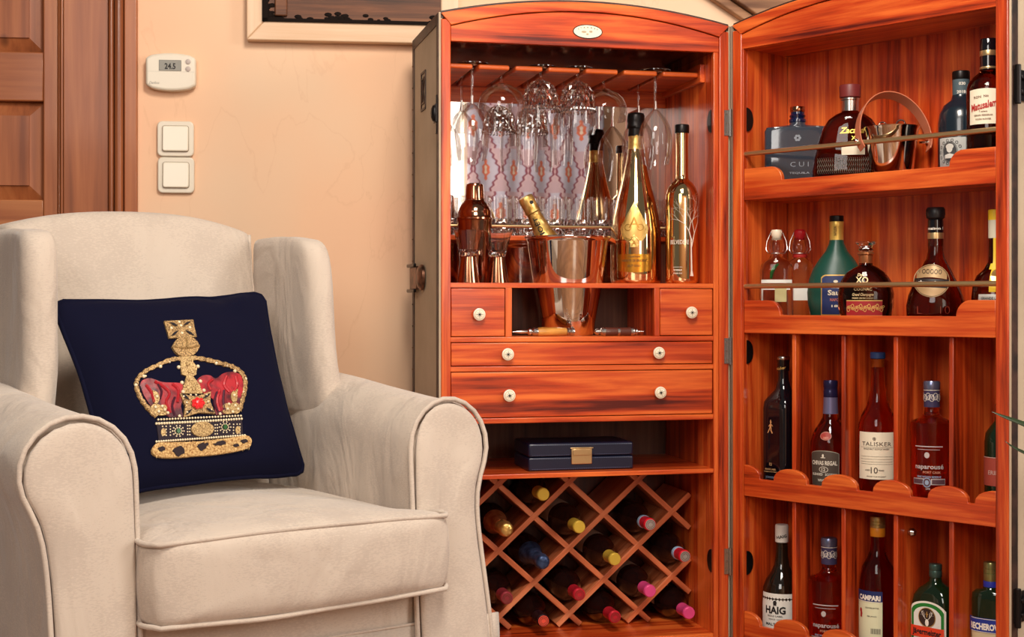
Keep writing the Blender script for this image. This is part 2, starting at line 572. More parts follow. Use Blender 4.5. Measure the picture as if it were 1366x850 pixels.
# the far side of the room, seen only in the mirror
wf = walled('wall_front', kind='structure')
WY = -4.72                             # inner face of the front wall in wall coordinates
MB().box(-2.6, .62, WY - .12, WY, 0, 2.6).build('wall_pier', M['plaster'], wf)
MB().box(.62, 1.38, WY - .12, WY, 0, .75).build('wall_below_window', M['plaster'], wf)
MB().box(.62, 1.38, WY - .12, WY, 2.2, 2.6).build('wall_above_window', M['plaster'], wf)
MB().box(1.38, 2.4, WY - .12, WY, 0, 2.6).build('wall_pier', M['plaster'], wf)
win = walled('window_1', kind='structure')
mb = MB()
for a in (.62, 1.335):
    mb.box(a, a + .045, WY - .05, WY + .02, .75, 2.2)
for a in (.75, 2.155):
    mb.box(.665, 1.335, WY - .05, WY + .02, a, a + .045)
mb.build('window_frame', M['ivory'], win, bevel=.004)
MB().box(.665, 1.335, WY - .03, WY - .025, .795, 2.155).build('pane', mat('bright_daylight_pane', (1.0, .94, .80), .5, emit=5.0), win)

# sloping timber against the wall at the upper right
sx0, sz0 = WAL.at(945, 0)
sx1, sz1 = WAL.at(985, 27)
dx, dz = sx1 - sx0, sz1 - sz0
ln = math.hypot(dx, dz); dx, dz = dx / ln, dz / ln
A = Vector((sx0 - dx * .9, 0, sz0 - dz * .9)); B = Vector((sx0 + dx * .62, 0, sz0 + dz * .62))
nrm = Vector((-dz, 0, dx))
ceil = walled('trim_2', kind='structure')
for i, (o0, o1, d_) in enumerate(((.000, .022, .030), (.024, .12, .050), (.122, .22, .052), (.222, .32, .050))):
    p = [A + nrm * o0, B + nrm * o0, B + nrm * o1, A + nrm * o1]
    MB().prism([(q.x, q.z) for q in p], -d_, -.001).build('sloping_board', M['beam'], ceil, bevel=.003)

# pine door and its casing at the left
door1 = walled('door_1', kind='structure')
zt = 2.05
def zpy(px, py, yl=0.0): return WAL.at(px, py, yl)[1]
yl = .0
X = lambda px: WAL.at(px, 405, 0)[0]
xs0, xs1 = X(57), X(77)
xl0 = xs0 - .74
MB().box(xl0 - .12, X(84), .035, .05, 0, zt).build('door_core', M['pine'], door1)
MB().box(xs0, xs1, .006, .034, .02, zt).build('stile', M['pine'], door1, bevel=.003)
MB().box(xl0 - .06, xl0 + .04, .006, .034, .02, zt).build('stile', M['pine'], door1, bevel=.003)
zr = [(zpy(30, 134), zpy(30, 68)), (zpy(30, 330), zpy(30, 266)), (.03, .25)]
zr.append((zt - .12, zt))
for a, c in zr:
    MB().box(xl0 + .04, xs0, .010, .034, a, c).build('rail', M['pinex'], door1, bevel=.003)
def panel(x0, x1, z0, z1):
    """raised and fielded panel: sloping margins up to a flat field"""
    m_ = MB()
    g = X(57) - X(37)
    o = [(x0, z0), (x1, z0), (x1, z1), (x0, z1)]
    i_ = [(x0 + g, z0 + g), (x1 - g, z0 + g), (x1 - g, z1 - g), (x0 + g, z1 - g)]
    m_.add([(x, .033, z) for x, z in o] + [(x, .020, z) for x, z in i_] + [(x, .015, z) for x, z in i_],
           [(j, (j + 1) % 4, 4 + (j + 1) % 4, 4 + j) for j in range(4)] + [(4 + j, 4 + (j + 1) % 4, 8 + (j + 1) % 4, 8 + j) for j in range(4)] + [(8, 9, 10, 11)])
    return m_.build('panel', M['pine'], door1, smooth=0)
panel(xl0 + .04, xs0, zr[0][1], zr[3][0])
panel(xl0 + .04, xs0, zr[1][1], zr[0][0])
panel(xl0 + .04, xs0, zr[2][1], zr[1][0])
tr = walled('trim_1', kind='structure')
def strip(name, a, c, y0, y1, rnd=0.003):
    return MB().box(X(a), X(c), y0, y1, 0, 2.16).build(name, M['pine'], tr, bevel=rnd, segs=3)
strip('bead', 78, 80.5, -.004, .03)
strip('casing_edge', 81.5, 86, -.012, .03)
strip('casing_board', 86.3, 146, -.016, .02, .002)
strip('half_round', 147, 154, -.030, .01, .006)
strip('half_round', 155, 166, -.036, .01, .009)
strip('outer_board', 167, 184, -.020, .02, .003)
strip('casing_board', -330, -250, -.016, .02, .002)

# ------------------------------------------------------------------ things on the wall
def rrect(x0, x1, z0, z1, r, k=5):
    o = []
    for cx_, cz_, a0 in ((x1 - r, z0 + r, -PI / 2), (x1 - r, z1 - r, 0), (x0 + r, z1 - r, PI / 2), (x0 + r, z0 + r, PI)):
        o += [(cx_ + r * math.cos(a0 + PI / 2 * i / k), cz_ + r * math.sin(a0 + PI / 2 * i / k)) for i in range(k + 1)]
    return o


fr_ = walled('framed_wood_panel', 'dark rustic wooden relief in a wide pale wood frame on the wall', 'picture')
x0, z0 = WAL.at(329, 53, -.03); x1 = WAL.at(612, 53, -.03)[0]; xi0 = WAL.at(350, 26, -.03)[0]; xi1 = WAL.at(597, 26, -.03)[0]; zi = WAL.at(350, 29, -.03)[1]
top = z0 + .62
bwd = zi - z0
for nm, q, mm in (('frame_board', [(x0, z0), (x1, z0), (x1 - bwd, zi + .004), (x0 + bwd, zi + .004)], 'pale'),
                  ('frame_board', [(x0, top), (x0, z0), (x0 + bwd, zi + .004), (x0 + bwd, top - bwd)], 'palez'),
                  ('frame_board', [(x1, z0), (x1, top), (x1 - bwd, top - bwd), (x1 - bwd, zi + .004)], 'palez'),
                  ('frame_board', [(x1, top), (x0, top), (x0 + bwd, top - bwd), (x1 - bwd, top - bwd)], 'pale')):
    m_ = MB().prism(q, -.034, -.002)
    m_.build(nm, M[mm], fr_, bevel=.003)
MB().box(xi0, xi1, -.03, -.012, zi, top - .06).build('relief_board', M['rustic'], fr_, bevel=.004)
random.seed(11)
mb = MB()
for (a0, a1, c0, c1) in ((xi0, xi1, zi, zi + .008), (xi0, xi0 + .014, zi, top - .06)):
    mb.box(a0, a1, -.040, -.028, c0, c1)
for i in range(120):
    t = random.random()
    if i < 70:
        px_, pz_ = xi0 + (xi1 - xi0) * random.choice([t * .1, .35 + t * .12, .9 + t * .1, t]), zi + .008 + random.random() ** 2 * .016
    else:
        px_, pz_ = xi0 + .008 + random.random() ** 2 * .03, zi + t * .2
    mb.ball((px_, -.0305, pz_), .0025 + .004 * random.random(), 6, 4, k=(1.6, .45, .9))
mb.build('charred_edge', mat('charred_wood', S((26, 18, 15)), .9, spec=.15), fr_)
for a, c in ((xi0 + .03, xi0 + .06),):
    MB().box(a, c, -.040, -.028, zi + .014, top - .07).build('relief_strip', M['rustic'], fr_, bevel=.003)
MB().box(xi0 + .07, xi1 - .05, -.038, -.028, zi + .075, top - .12).build('relief_field', M['rustic'], fr_, bevel=.006)

# thermostat
th = walled('thermostat', 'white room thermostat with a small digital display, above the light switches', 'thermostat')
xa, za = WAL.at(194, 122, -.028); xb = WAL.at(261, 122, -.028)[0]; zb = WAL.at(261, 71, -.028)[1]
za = WAL.at(228, 121, -.028)[1]
wd = xb - xa; hg = zb - za; cx = (xa + xb) / 2
def convex(k0):
    pts = []
    for i in range(9):
        t = -1 + 2 * i / 8
        pts.append((cx + t * wd / 2 * (1 - .0), za + hg * .13 * (.8 * abs(t) ** 2 + .35 * abs(t) ** 14)))
    for i in range(9):
        t = 1 - 2 * i / 8
        pts.append((cx + t * wd / 2, zb - hg * .11 * (.8 * abs(t) ** 2 + .35 * abs(t) ** 14)))
    return pts
MB().prism(convex(0), -.028, -.001).build('case', M['plastic'], th, bevel=.006, segs=3)
sf = flat_surf(-.028)
zl0, zl1 = WAL.at(227, 94.5, -.028)[1], WAL.at(227, 80, -.028)[1]
xl_, xr_ = WAL.at(212, 90, -.028)[0], WAL.at(242, 90, -.028)[0]
MB().box(xl_, xr_, -.0296, -.027, zl0, zl1).build('display', mat('lcd', S((124, 120, 108)), .3), th, bevel=.0008)
mb = MB(); put_text(mb, '24.5', sf, (xl_ + xr_) / 2, zl0 + .0045, .0135, width=.026, off=.0019, bold=.03); mb.build('display_digits', M['ink'], th, smooth=0)
for dz in (.0, .0175):
    m_ = MB(); zc = WAL.at(251, 92, -.028)[1] + dz; xc = WAL.at(251, 92, -.028)[0]
    m_.lathe([(.0062, 0), (.0062, .002), (.004, .003)], 16)
    m_.xf(lambda v: (xc + v.x, -.028 - v.z, zc + v.y)); m_.build('button', mat('grey_button', S((186, 172, 164)), .5), th)
mb = MB(); mb.box(xa + .004, xb - .004, -.0284, -.0278, za + hg * .50, za + hg * .505); mb.build('seam', mat('seam_grey', S((190, 184, 172)), .6), th, smooth=0)
mb = MB(); put_text(mb, 'Danfoss', sf, xa + .021, za + .016, .006, width=.024, off=.0006, shear=.35, bold=0); mb.build('lettering', mat('grey_print', S((150, 148, 142)), .6), th, smooth=0)

for i, (y0p, y1p, lab) in enumerate(((162, 208.5, 'white square rocker light switch, upper of the two'), (210, 257.5, 'white square rocker light switch, lower of the two'))):
    s_ = walled('light_switch', lab, 'light switch', group='rocker switches on the wall')
    xa, z0 = WAL.at(209.7 + i * .6, y1p, -.01); xb, z1 = WAL.at(258.6 + i * .6, y0p, -.01)
    MB().prism(rrect(xa, xb, z0, z1, .012), -.012, -.001).build('switch_plate', M['plastic'], s_, bevel=.003, segs=3)
    g = .0125
    xc, zc = (xa + xb) / 2, (z0 + z1) / 2
    hw = (xb - xa) / 2 - g
    m_ = MB().prism(rrect(-hw, hw, -hw, hw, .006), -.004, .004)
    r_ = m_.build('rocker', mat('switch_white', S((230, 221, 202)), .3), s_, bevel=.003, segs=3)
    r_.location = (xc, -.014, zc); r_.rotation_euler = (math.radians(-4), 0, 0)
    MB().prism(rrect(xc - hw - .0012, xc + hw + .0012, zc - hw - .0012, zc + hw + .0012, .007), -.0126, -.011).build('rocker_gap', mat('shadow_gap', S((150, 136, 116)), .7), s_)

# kilim curtain beside the window, seen in the mirror of the cabinet
km = mat('kilim_weave', S((170, 150, 160)), .9)
n, l, b = nodes(km)
tc = n.new('ShaderNodeTexCoord'); sep = n.new('ShaderNodeSeparateXYZ'); l.new(tc.outputs['Object'], sep.inputs[0])
def mth(op, a, b_=None, c=None):
    q = n.new('ShaderNodeMath'); q.operation = op
    for i, v in enumerate((a, b_, c)):
        if v is None: continue
        if isinstance(v, (int, float)): q.inputs[i].default_value = v
        else: l.new(v, q.inputs[i])
    return q.outputs[0]
U = mth('DIVIDE', sep.outputs[0], .17); V = mth('DIVIDE', sep.outputs[2], .25)
row = mth('FLOOR', V); par = mth('MULTIPLY', mth('MODULO', row, 2.0), .5)
fu = mth('SUBTRACT', mth('FRACT', mth('ADD', U, par)), .5); fv = mth('SUBTRACT', mth('FRACT', V), .5)
saw = mth('MULTIPLY', mth('PINGPONG', mth('MULTIPLY', V, 14.0), 1.0), .07)
dd = mth('ADD', mth('ADD', mth('MULTIPLY', mth('ABSOLUTE', fu), .98), mth('MULTIPLY', mth('ABSOLUTE', fv), .62)), saw)
rk = ramp(n, [(0, S((255, 240, 215))), (.10, S((240, 130, 94))), (.20, S((214, 212, 226))), (.42, S((206, 202, 218))), (.46, S((150, 84, 98))), (.53, S((222, 196, 198))), (.60, S((214, 188, 194)))])
rk.color_ramp.interpolation = 'CONSTANT'
l.new(dd, rk.inputs[0]); l.new(rk.outputs[0], b.inputs['Base Color'])
cu_ = walled('patterned_curtain', 'kilim patterned curtain beside the bright window, seen in the cabinet mirror', 'curtain')
def curt(a, b_):
    x = 1.33 + a * .86
    return (x, WY + .10 + .018 * math.sin(a * 30), .35 + b_ * 1.95)
mb = MB(); mb.grid(60, 4, curt); mb.build('curtain_cloth', km, cu_, smooth=180, solid=.004)
MB().tube([(1.28, WY + .10, 2.32), (2.27, WY + .10, 2.32)], .012, 10).build('curtain_rod', M['bronze'], cu_)
mb = MB()
for x in (1.33, 2.2):
    mb.box(x - .01, x + .01, WY, WY + .10, 2.31, 2.33)
tag(mb.build('rod_bracket', M['bronze'], cu_), kind='stuff')

# ------------------------------------------------------------------ the trunk bar cabinet
W, D = .6670, .346
Z0 = .05
ZC, ZP = 1.4835, 1.5215
def arch(x, zc=ZC, zp=ZP, w_=W): return zc + (zp - zc) * (1 - ((x - w_ / 2) / (w_ / 2)) ** 2)
cab = empty('trunk_bar_cabinet', (*CAB.O, 0), CAB.rot, 'open trunk bar cabinet in glossy reddish mahogany with bottle racks on its open door', 'cabinet')


def shellbox(p, w_, dd, side):
    """arched exterior shell of one half of the trunk: top strip, sides, leather edges"""
    k = 20
    xs = [w_ * i / k for i in range(k + 1)]
    e = .004
    mb = MB()
    poly = [(x, arch(x, w_=w_) + e) for x in xs] + [(x, arch(x, w_=w_) - .012) for x in reversed(xs)]
    mb.prism(poly, .001, dd)
    mb.build('top_shell', M['leather'], p, smooth=40)
    for x0, x1 in ((-e, .004), (w_ - .004, w_ + e)):
        MB().box(x0, x1, .0015, dd, Z0, ZC + e * .4).build('canvas_side', M['canvas'], p, bevel=.001)
        s_ = -1 if x0 < 0 else 1
        xo = -e if s_ < 0 else w_ + e
        q0, q1 = sorted((xo, xo + s_ * .0025))
        mb = MB()
        mb.box(q0, q1, .0012, .022, Z0, ZC).box(q0, q1, dd - .022, dd, Z0, ZC)
        mb.box(q0, q1, .022, dd - .022, ZC - .024, ZC).box(q0, q1, .022, dd - .022, Z0, Z0 + .03)
        mb.build('leather_trim', M['leather'], p, bevel=.0008)


shellbox(cab, W, D, -1)
XL, XR = .0216, .6438                    # inner edges of the face frame
XW = .631                                # inner face of the right wall
bx('side_panel', .004, .0200, .012, D - .014, Z0, 1.44, M['wz'], cab)
bx('side_panel', XW, .6630, .012, D - .014, Z0, 1.44, M['wz'], cab)
bx('stile', .0005, XL, -.003, .012, Z0, 1.47, M['wz'], cab, .002)
bx('stile', XR, W - .0005, -.003, .012, Z0, 1.47, M['wz'], cab, .002)
bx('inner_stile', XW, XR - .0004, .0, .012, Z0, 1.4225, M['wz'], cab)
bx('back_panel', .02, XW, D - .014, D - .004, .08, 1.44, M['wdark'], cab, 0)
bx('outer_back', .0, W, D - .004, D, Z0, ZC, M['leather'], cab, 0)


def header(p, w_, xl, xr_, inner, zb=1.4225):
    k = 18
    band = []
    xo = [w_ * i / k for i in range(k + 1)]
    xi = [xl + (xr_ - xl) * i / k for i in range(k + 1)]
    zi_ = lambda x: inner[0] + (inner[1] - inner[0]) * (1 - ((x - w_ / 2) / ((xr_ - xl) / 2)) ** 2)
    poly = [(x, arch(x, w_=w_) - .001) for x in xo] + [(w_ - .0006, zb + .03), (xr_, zb + .03)] + [(x, zi_(x)) for x in reversed(xi)] + [(xl, zb + .03), (.0006, zb + .03)]
    # outer band as a loft of quads so that its concave outline stays clean
    mb = MB()
    vs = []
    for i in range(k + 1):
        for y in (-.005, .012):
            vs += [(xo[i], y, arch(xo[i], w_=w_) - .001), (xi[i], y, zi_(xi[i]))]
    fs = []
    for i in range(k):
        a, c = 4 * i, 4 * (i + 1)
        fs += [(a, a + 1, c + 1, c), (a + 2, c + 2, c + 3, a + 3), (a, c, c + 2, a + 2), (a + 1, a + 3, c + 3, c + 1)]
    fs += [(0, 2, 3, 1), (4 * k, 4 * k + 1, 4 * k + 3, 4 * k + 2)]
    mb.add(vs, fs)
    mb.build('arched_band', M['wx'], p, smooth=35, bevel=.0015, fix=True)
    mb = MB()
    vs = []
    for i in range(k + 1):
        for y in (-.001, .012):
            vs += [(xi[i], y, zi_(xi[i]) - .0015), (xi[i], y, zb)]
    mb.add(vs, fs)
    mb.build('header_panel', M['wx'], p, smooth=35, bevel=.001, fix=True)


header(cab, W, XL + .0006, XR - .0006, (1.457, 1.500))
# oval maker's badge
bz = CAB.at(783.7, 42.4)[1]; bxx = CAB.at(783.7, 42.4)[0]
bd = MB(); sfb = flat_surf(-.001)
oval(bd, sfb, bxx, bz, .0345, .0160, .0010, 0, 28); bd.build('badge_rim', M['black'], cab, smooth=0)
bd = MB(); oval(bd, sfb, bxx, bz, .0325, .0142, .0016, 0, 28)
bdo = bd.build('badge', M['ivory'], cab, smooth=0)
bd = MB()
for i, ch_ in enumerate('STARBAY'):
    a = PI * (.80 - .60 * i / 6)
    put_text(bd, ch_, sfb, bxx + .026 * math.cos(a), bz - .001 + .0095 * math.sin(a) - .001, .0032, off=.0022, rot=(a - PI / 2) * .4)
oval(bd, sfb, bxx - .009, bz - .001, .006, .0024, .0022, 1, 12); oval(bd, sfb, bxx + .007, bz, .004, .0026, .0022, 1, 12); oval(bd, sfb, bxx - .001, bz - .006, .003, .002, .0022, 1, 12)
bd.build('badge_lettering', [M['ink'], mat('faded_print', S((176, 158, 128)), .6)], bdo, smooth=0)

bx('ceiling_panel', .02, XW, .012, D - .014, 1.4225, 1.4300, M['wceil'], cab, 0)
bx('mirror', .0205, XW - .0005, D - .0175, D - .0143, .8955, 1.338, M['mirror'], cab, 0)
bx('mirror_rail', .0205, XW - .0005, D - .022, D - .0142, 1.338, 1.4222, M['wx'], cab)

# glass rack: boards with slots between them
SL = [CAB.at(x, 94, .065)[0] for x in (634.6, 683.8, 727.8, 777.6, 828.3, 880.6)]
ed = [.0205] + SL + [XW - .012]
ZR = 1.3745
for i in range(7):
    a = ed[i] + (.0065 if i else 0); c = ed[i + 1] - (.0065 if i < 6 else 0)
    mb = MB(); mb.box(a, c, .065, D - .023, ZR, ZR + .0115)
    mb.build('rack_board', M['wx'], cab, bevel=.004, segs=3)
bx('rack_cleat', XW - .0118, XW - .0002, .055, D - .023, 1.362, 1.404, M['wy'], cab)
bx('rack_cleat', .0205, .030, .10, D - .023, 1.386, 1.404, M['wy'], cab)

# upper gallery shelf in front of the mirror
ZG = 1.012
bx('gallery_shelf', .0206, XW - .0006, .245, D - .0180, ZG - .012, ZG, M['wx'], cab, .002)
mb = MB(); mb.tube([(.022, .247, ZG + .022), (XW - .002, .247, ZG + .022)], .0035, 10)
mb.build('gallery_rod', M['brass'], cab)

# bar shelf with the round hole that holds the wine cooler
ZS, HX, HYY, HR = .8955, .3163, .108, .0845
mb = MB(); seg = 40
ring = []
for i in range(seg):
    a = 2 * PI * i / seg
    ca, sa = math.cos(a), math.sin(a)
    ts = []
    if ca > 1e-6: ts.append((XW - .0005 - HX) / ca)
    if ca < -1e-6: ts.append((.0205 - HX) / ca)
    if sa > 1e-6: ts.append((D - .018 - HYY) / sa)
    if sa < -1e-6: ts.append((.0005 - HYY) / sa)
    t_ = min(ts); ring.append((HX + ca * t_, HYY + sa * t_))
# snap corners
cor = [(XW - .0005, D - .018), (.0205, D - .018), (.0205, .0005), (XW - .0005, .0005)]
for c_ in cor:
    j = min(range(seg), key=lambda i: (ring[i][0] - c_[0]) ** 2 + (ring[i][1] - c_[1]) ** 2)
    ring[j] = c_
hole = [(HX + HR * math.cos(2 * PI * i / seg), HYY + HR * math.sin(2 * PI * i / seg)) for i in range(seg)]
vs = []
for i in range(seg):
    vs += [(*ring[i], ZS), (*hole[i], ZS), (*hole[i], ZS - .0105), (*ring[i], ZS - .0105)]
fs = []
for i in range(seg):
    a, c = 4 * i, 4 * ((i + 1) % seg)
    fs += [(a, c, c + 1, a + 1), (a + 1, c + 1, c + 2, a + 2), (a + 2, c + 2, c + 3, a + 3), (a + 3, c + 3, c, a)]
mb.add(vs, fs); mb.build('bar_shelf', M['wx'], cab, smooth=30, fix=True)

ZN = .7766
bx('divider', .1445, .1592, .0, .20, ZN, .8848, M['wz'], cab)
bx('divider', .4892, .5016, .0, .20, ZN, .8848, M['wz'], cab)
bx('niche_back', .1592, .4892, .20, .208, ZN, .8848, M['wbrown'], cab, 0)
bx('rail', .0205, XW, .0, .30, .7650, ZN, M['wx'], cab, .0015)
bx('rail', .0205, XW, .0, .30, .7005, .7120, M['wx'], cab, .0015)
bx('rail', .0205, XW, .0, .30, .5860, .5980, M['wx'], cab, .0015)
for z in (.7160, .602):
    bx('drawer_box', .026, XW - .006, .016, .25, z, z + (.044 if z > .7 else .092), M['wdark'], cab, 0)


def knob(p, x, z, turn):
    mb = MB()
    mb.lathe([(.005, 0), (.005, .006), (.0125, .007), (.0138, .010), (.0132, .0135), (.010, .0150), (0.0, .0155)], 24)
    mb.xf(lambda v: (x + v.x, -v.z, z + v.y))
    k = 8
    vs = [(x, -.0160, z)]
    for i in range(2 * k):
        a = turn + PI * i / k
        r = (.0105 if i % 4 == 0 else .0068) if i % 2 == 0 else .0017
        vs.append((x + r * math.cos(a), -.0160 if r < .01 else -.0152, z + r * math.sin(a)))
    mb.add(vs, [(0, 1 + (i + 1) % (2 * k), 1 + i) for i in range(2 * k)], 1)
    rr = []
    for i in range(24):
        a = 2 * PI * i / 24
        rr += [(x + .0108 * math.cos(a), -.0152, z + .0108 * math.sin(a)), (x + .0101 * math.cos(a), -.0155, z + .0101 * math.sin(a))]
    mb.add(rr, [(2 * i, 2 * ((i + 1) % 24), 2 * ((i + 1) % 24) + 1, 2 * i + 1) for i in range(24)], 2)
    return mb.build('knob', [M['ivory'], M['ink'], mat('tan_ring', S((190, 160, 120)), .5)], p, smooth=40)


def drawer(x0, x1, z0, z1, knobs):
    d = MB().box(x0 + .0016, x1 - .0016, .0008, .014, z0 + .0016, z1 - .0016).build('drawer', M['wx'], cab, bevel=.0015)
    for kx, kz, t_ in knobs:
        knob(d, kx, kz, t_)
    return d


kp = lambda px, py: CAB.at(px, py)
drawer(.0216, .1445, ZN, .8848, [(*kp(638, 419.5), 0)])
drawer(.5016, XW - .001, ZN, .8848, [(*kp(920.5, 417), 0)])
drawer(.0216, XW - .001, .7120, .7650, [(kp(676, 474)[0], .7385, 0), (kp(877, 470)[0], .7390, .1)])
drawer(.0216, XW - .001, .5980, .7005, [(kp(678, 529)[0], .648, .4), (kp(879, 522)[0], .6495, .35)])

ZB = .4740
bx('lower_shelf', .0205, XW, .0, D - .015, .4635, ZB, M['wx'], cab, .0015)
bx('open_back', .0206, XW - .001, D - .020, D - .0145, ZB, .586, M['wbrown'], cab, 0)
bx('floor_panel', .0205, XW, .0, D - .015, .086, .098, M['wx'], cab, .0015)
bx('plinth', .0216, XR, .002, .02, Z0, .086, M['wx'], cab)
for x in (.03, W - .07):
    for y in (.02, D - .06):
        bx('foot', x, x + .04, y, y + .04, .0, Z0, M['black'], cab, .004)

# wine lattice
GX, GZ, KX, KZ = .160, .281, .0843, .0765
x_lo, x_hi, z_lo, z_hi = .0205, XW - .0005, .0985, .4630
dv = math.hypot(KX, KZ)
for sgn in (1, -1):
    for c in range(-8, 14, 2):
        pts = []
        # line: (x-GX)/KX - sgn*(z-GZ)/KZ = c
        for z in (z_lo, z_hi):
            x = GX + KX * (c + sgn * (z - GZ) / KZ)
            if x_lo <= x <= x_hi: pts.append((x, z))
        for x in (x_lo, x_hi):
            z = GZ + sgn * KZ * ((x - GX) / KX - c)
            if z_lo < z < z_hi: pts.append((x, z))
        if len(pts) < 2: continue
        pts.sort()
        (xa, za), (xb, zb) = pts[0], pts[-1]
        L_ = math.hypot(xb - xa, zb - za)
        if L_ < .03: continue
        ux, uz = (xb - xa) / L_, (zb - za) / L_
        mb = MB()
        y0 = .140 if sgn > 0 else .1406
        mb.box(-L_ / 2 + .006, L_ / 2 - .006, y0, .318, -.0062, .0062)
        o = mb.build('lattice_slat', M['slat'], cab, bevel=.001)
        o.location = ((xa + xb) / 2, 0, (za + zb) / 2)
        o.rotation_euler = (0, -math.atan2(uz, ux), 0)

# hinges, magnet plates, latch and fittings of the cabinet half
def half_plate(p, x, y, z, sx=1, r=.016, h=.026):
    k = 14
    pts = [(0, -h)] + [(r * math.cos(-PI / 2 + PI * i / k), h * math.sin(-PI / 2 + PI * i / k)) for i in range(1, k)] + [(0, h)]
    mb = MB()
    mb.prism([(a, c) for a, c in pts], 0, .0022)
    mb.xf(lambda v: (x - sx * v.y, y + v.x * 1.5, z + v.z))
    return mb.build('magnet_plate', M['black'], p, fix=True)
half_plate(cab, XW, .012, 1.267); half_plate(cab, XW, .012, .262)
for z in (1.262, .742, .262):
    mb = MB()
    mb.lathe([(.0038, -.031), (.0038, .031)], 10, (W + .002, -.007, z))
    mb.box(W - .012, W + .002, -.0048, -.003, z - .029, z + .029)
    for q in (-.02, 0, .02):
        mb.ball((W - .006, -.005, z + q), .0022, 6, 4)
    mb.build('hinge', M['steel'], cab)
# latch on the left flank
mb = MB()
zl = .85 + (405 - 371) / 1900 * 3.36
mb.box(-.0135, -.0065, .245, .345, zl - .028, zl + .028)
mb.build('latch_plate', M['bronze'], cab, bevel=.004)
mb = MB(); mb.lathe([(.030, 0), (.030, .006), (.022, .012), (.01, .014)], 24)
mb.xf(lambda v: (-.0066 - v.z, .195 + v.x, zl + v.y)); mb.build('latch_boss', M['bronze'], cab, fix=True)
for z in (zl - .03, zl + .03):
    bx('latch_arm', -.020, -.0135, .245, .35, z - .004, z + .004, M['black'], cab, .002)
zq = .85 + (405 - 118) / 1900 * 3.25
mb = MB()
for a, c, e_, f_ in ((.165, .225, -.045, -.040), (.165, .225, .040, .045), (.165, .170, -.045, .045), (.220, .225, -.045, .045), (.178, .212, -.030, -.026), (.178, .212, .026, .030)):
    mb.box(-.0066, -.0045, a, c, zq + e_, zq + f_)
mb.tube([(-.006, .175, zq - .03), (-.006, .215, zq + .03)], .002, 6); mb.tube([(-.006, .175, zq + .03), (-.006, .215, zq - .03)], .002, 6)
mb.build('corner_emblem', M['leather'], cab)
zq = .85 + (405 - 152) / 1900 * 3.12
mb = MB(); mb.box(-.012, -.0065, .003, .03, zq - .02, zq + .02); mb.ball((-.012, .014, zq), .012, 10, 6, k=(.7, 1, 1.6)); mb.box(-.009, -.0065, .006, .018, zq - .045, zq + .04)
mb.build('side_catch', M['black'], cab, bevel=.001)
mb = MB()
random.seed(3)
for i in range(26):
    mb.ball((-.0068, D - .010, .12 + i * .052), .0022, 6, 4)
tag(mb.build('trim_nails', M['bronze'], cab), kind='stuff')

# ------------------------------------------------------------------ the door half, swung open
WD, DD = .6770, .175
SX0, SX1 = .0306, .6500
dro = empty('door', (0, 0, 0), 0, parent=cab)
dro.matrix_local = (Matrix.Translation((*CAB.O, 0)) @ Matrix.Rotation(CAB.rot, 4, 'Z')).inverted() @ (Matrix.Translation((*DOR.O, 0)) @ Matrix.Rotation(DOR.rot, 4, 'Z'))
shellbox(dro, WD, DD, 1)
ZH = 1.4262
bx('side_panel', .004, SX0, .012, DD - .012, Z0, 1.44, M['wz'], dro)
bx('side_panel', SX1, WD - .004, .012, DD - .012, Z0, 1.44, M['wz'], dro)
bx('stile', .0005, SX0 - .004, -.003, .012, Z0, 1.47, M['wz'], dro, .002)
bx('inner_stile', SX0 - .0038, SX0, -.001, .012, Z0, ZH, M['wz'], dro, .0005)
bx('stile', SX1, WD - .0005, -.003, .012, Z0, 1.47, M['wz'], dro, .002)
header(dro, WD, SX0 - .006, SX1 + .003, (1.460, 1.503), ZH)
bx('ceiling_panel', SX0, SX1, .012, DD - .012, ZH, ZH + .008, M['wx'], dro, 0)
bx('back_panel', SX0, SX1, DD - .012, DD - .004, Z0, 1.44, M['wz'], dro, 0)
bx('outer_back', .0, WD, DD - .004, DD, Z0, ZC, M['canvas'], dro, 0)


def lip(name, poly, y0=.0, y1=.011):
    """a front rail with a shaped top edge: poly is the top edge left to right, zb the bottom"""
    top_, zb = poly
    vs = []; k = len(top_)
    for x, z in top_:
        for y in (y0, y1):
            vs += [(x, y, z), (x, y, zb)]
    fs = []
    for i in range(k - 1):
        a, c = 4 * i, 4 * (i + 1)
        fs += [(a, a + 1, c + 1, c), (a + 2, c + 2, c + 3, a + 3), (a, c, c + 2, a + 2), (a + 1, a + 3, c + 3, c + 1)]
    fs += [(0, 2, 3, 1), (4 * k - 4, 4 * k - 3, 4 * k - 1, 4 * k - 2)]
    return MB().add(vs, fs).build(name, M['wx'], dro, smooth=35, bevel=.0015, fix=True)


def swept(zt_, zf, zb, xa, xb):
    """raised ends with quarter round sweeps down to a flat middle"""
    r = zt_ - zf
    pts = [(SX0 + .001, zt_), (xa - r, zt_)]
    for i in range(1, 9):
        a = PI / 2 * i / 8
        pts.append((xa - r + r * math.sin(a), zt_ - r * (1 - math.cos(a))))
    pts.append((xa + .004, zf))
    pts.append((xb - .004, zf))
    for i in range(0, 9):
        a = PI / 2 * (1 - i / 8)
        pts.append((xb + r - r * math.sin(a), zt_ - r * (1 - math.cos(a))))
    pts.append((SX1 - .001, zt_))
    return pts, zb


def scallops(zh, zv, zb):
    cs = [SX0 + .001, .159, .287, .4155, .5445, SX1 - .001]
    pts = []
    R_ = .0450
    for i, c in enumerate(cs):
        for j in range(11):
            a = PI - PI * j / 10
            x = c + R_ * math.cos(a); z = zv + (zh - zv) * math.sin(a) ** .8
            if SX0 + .001 <= x <= SX1 - .001:
                pts.append((x, z))
        if i == 0: pts.insert(0, (SX0 + .001, zh)) if pts[0][0] > SX0 + .002 else None
    return pts, zb


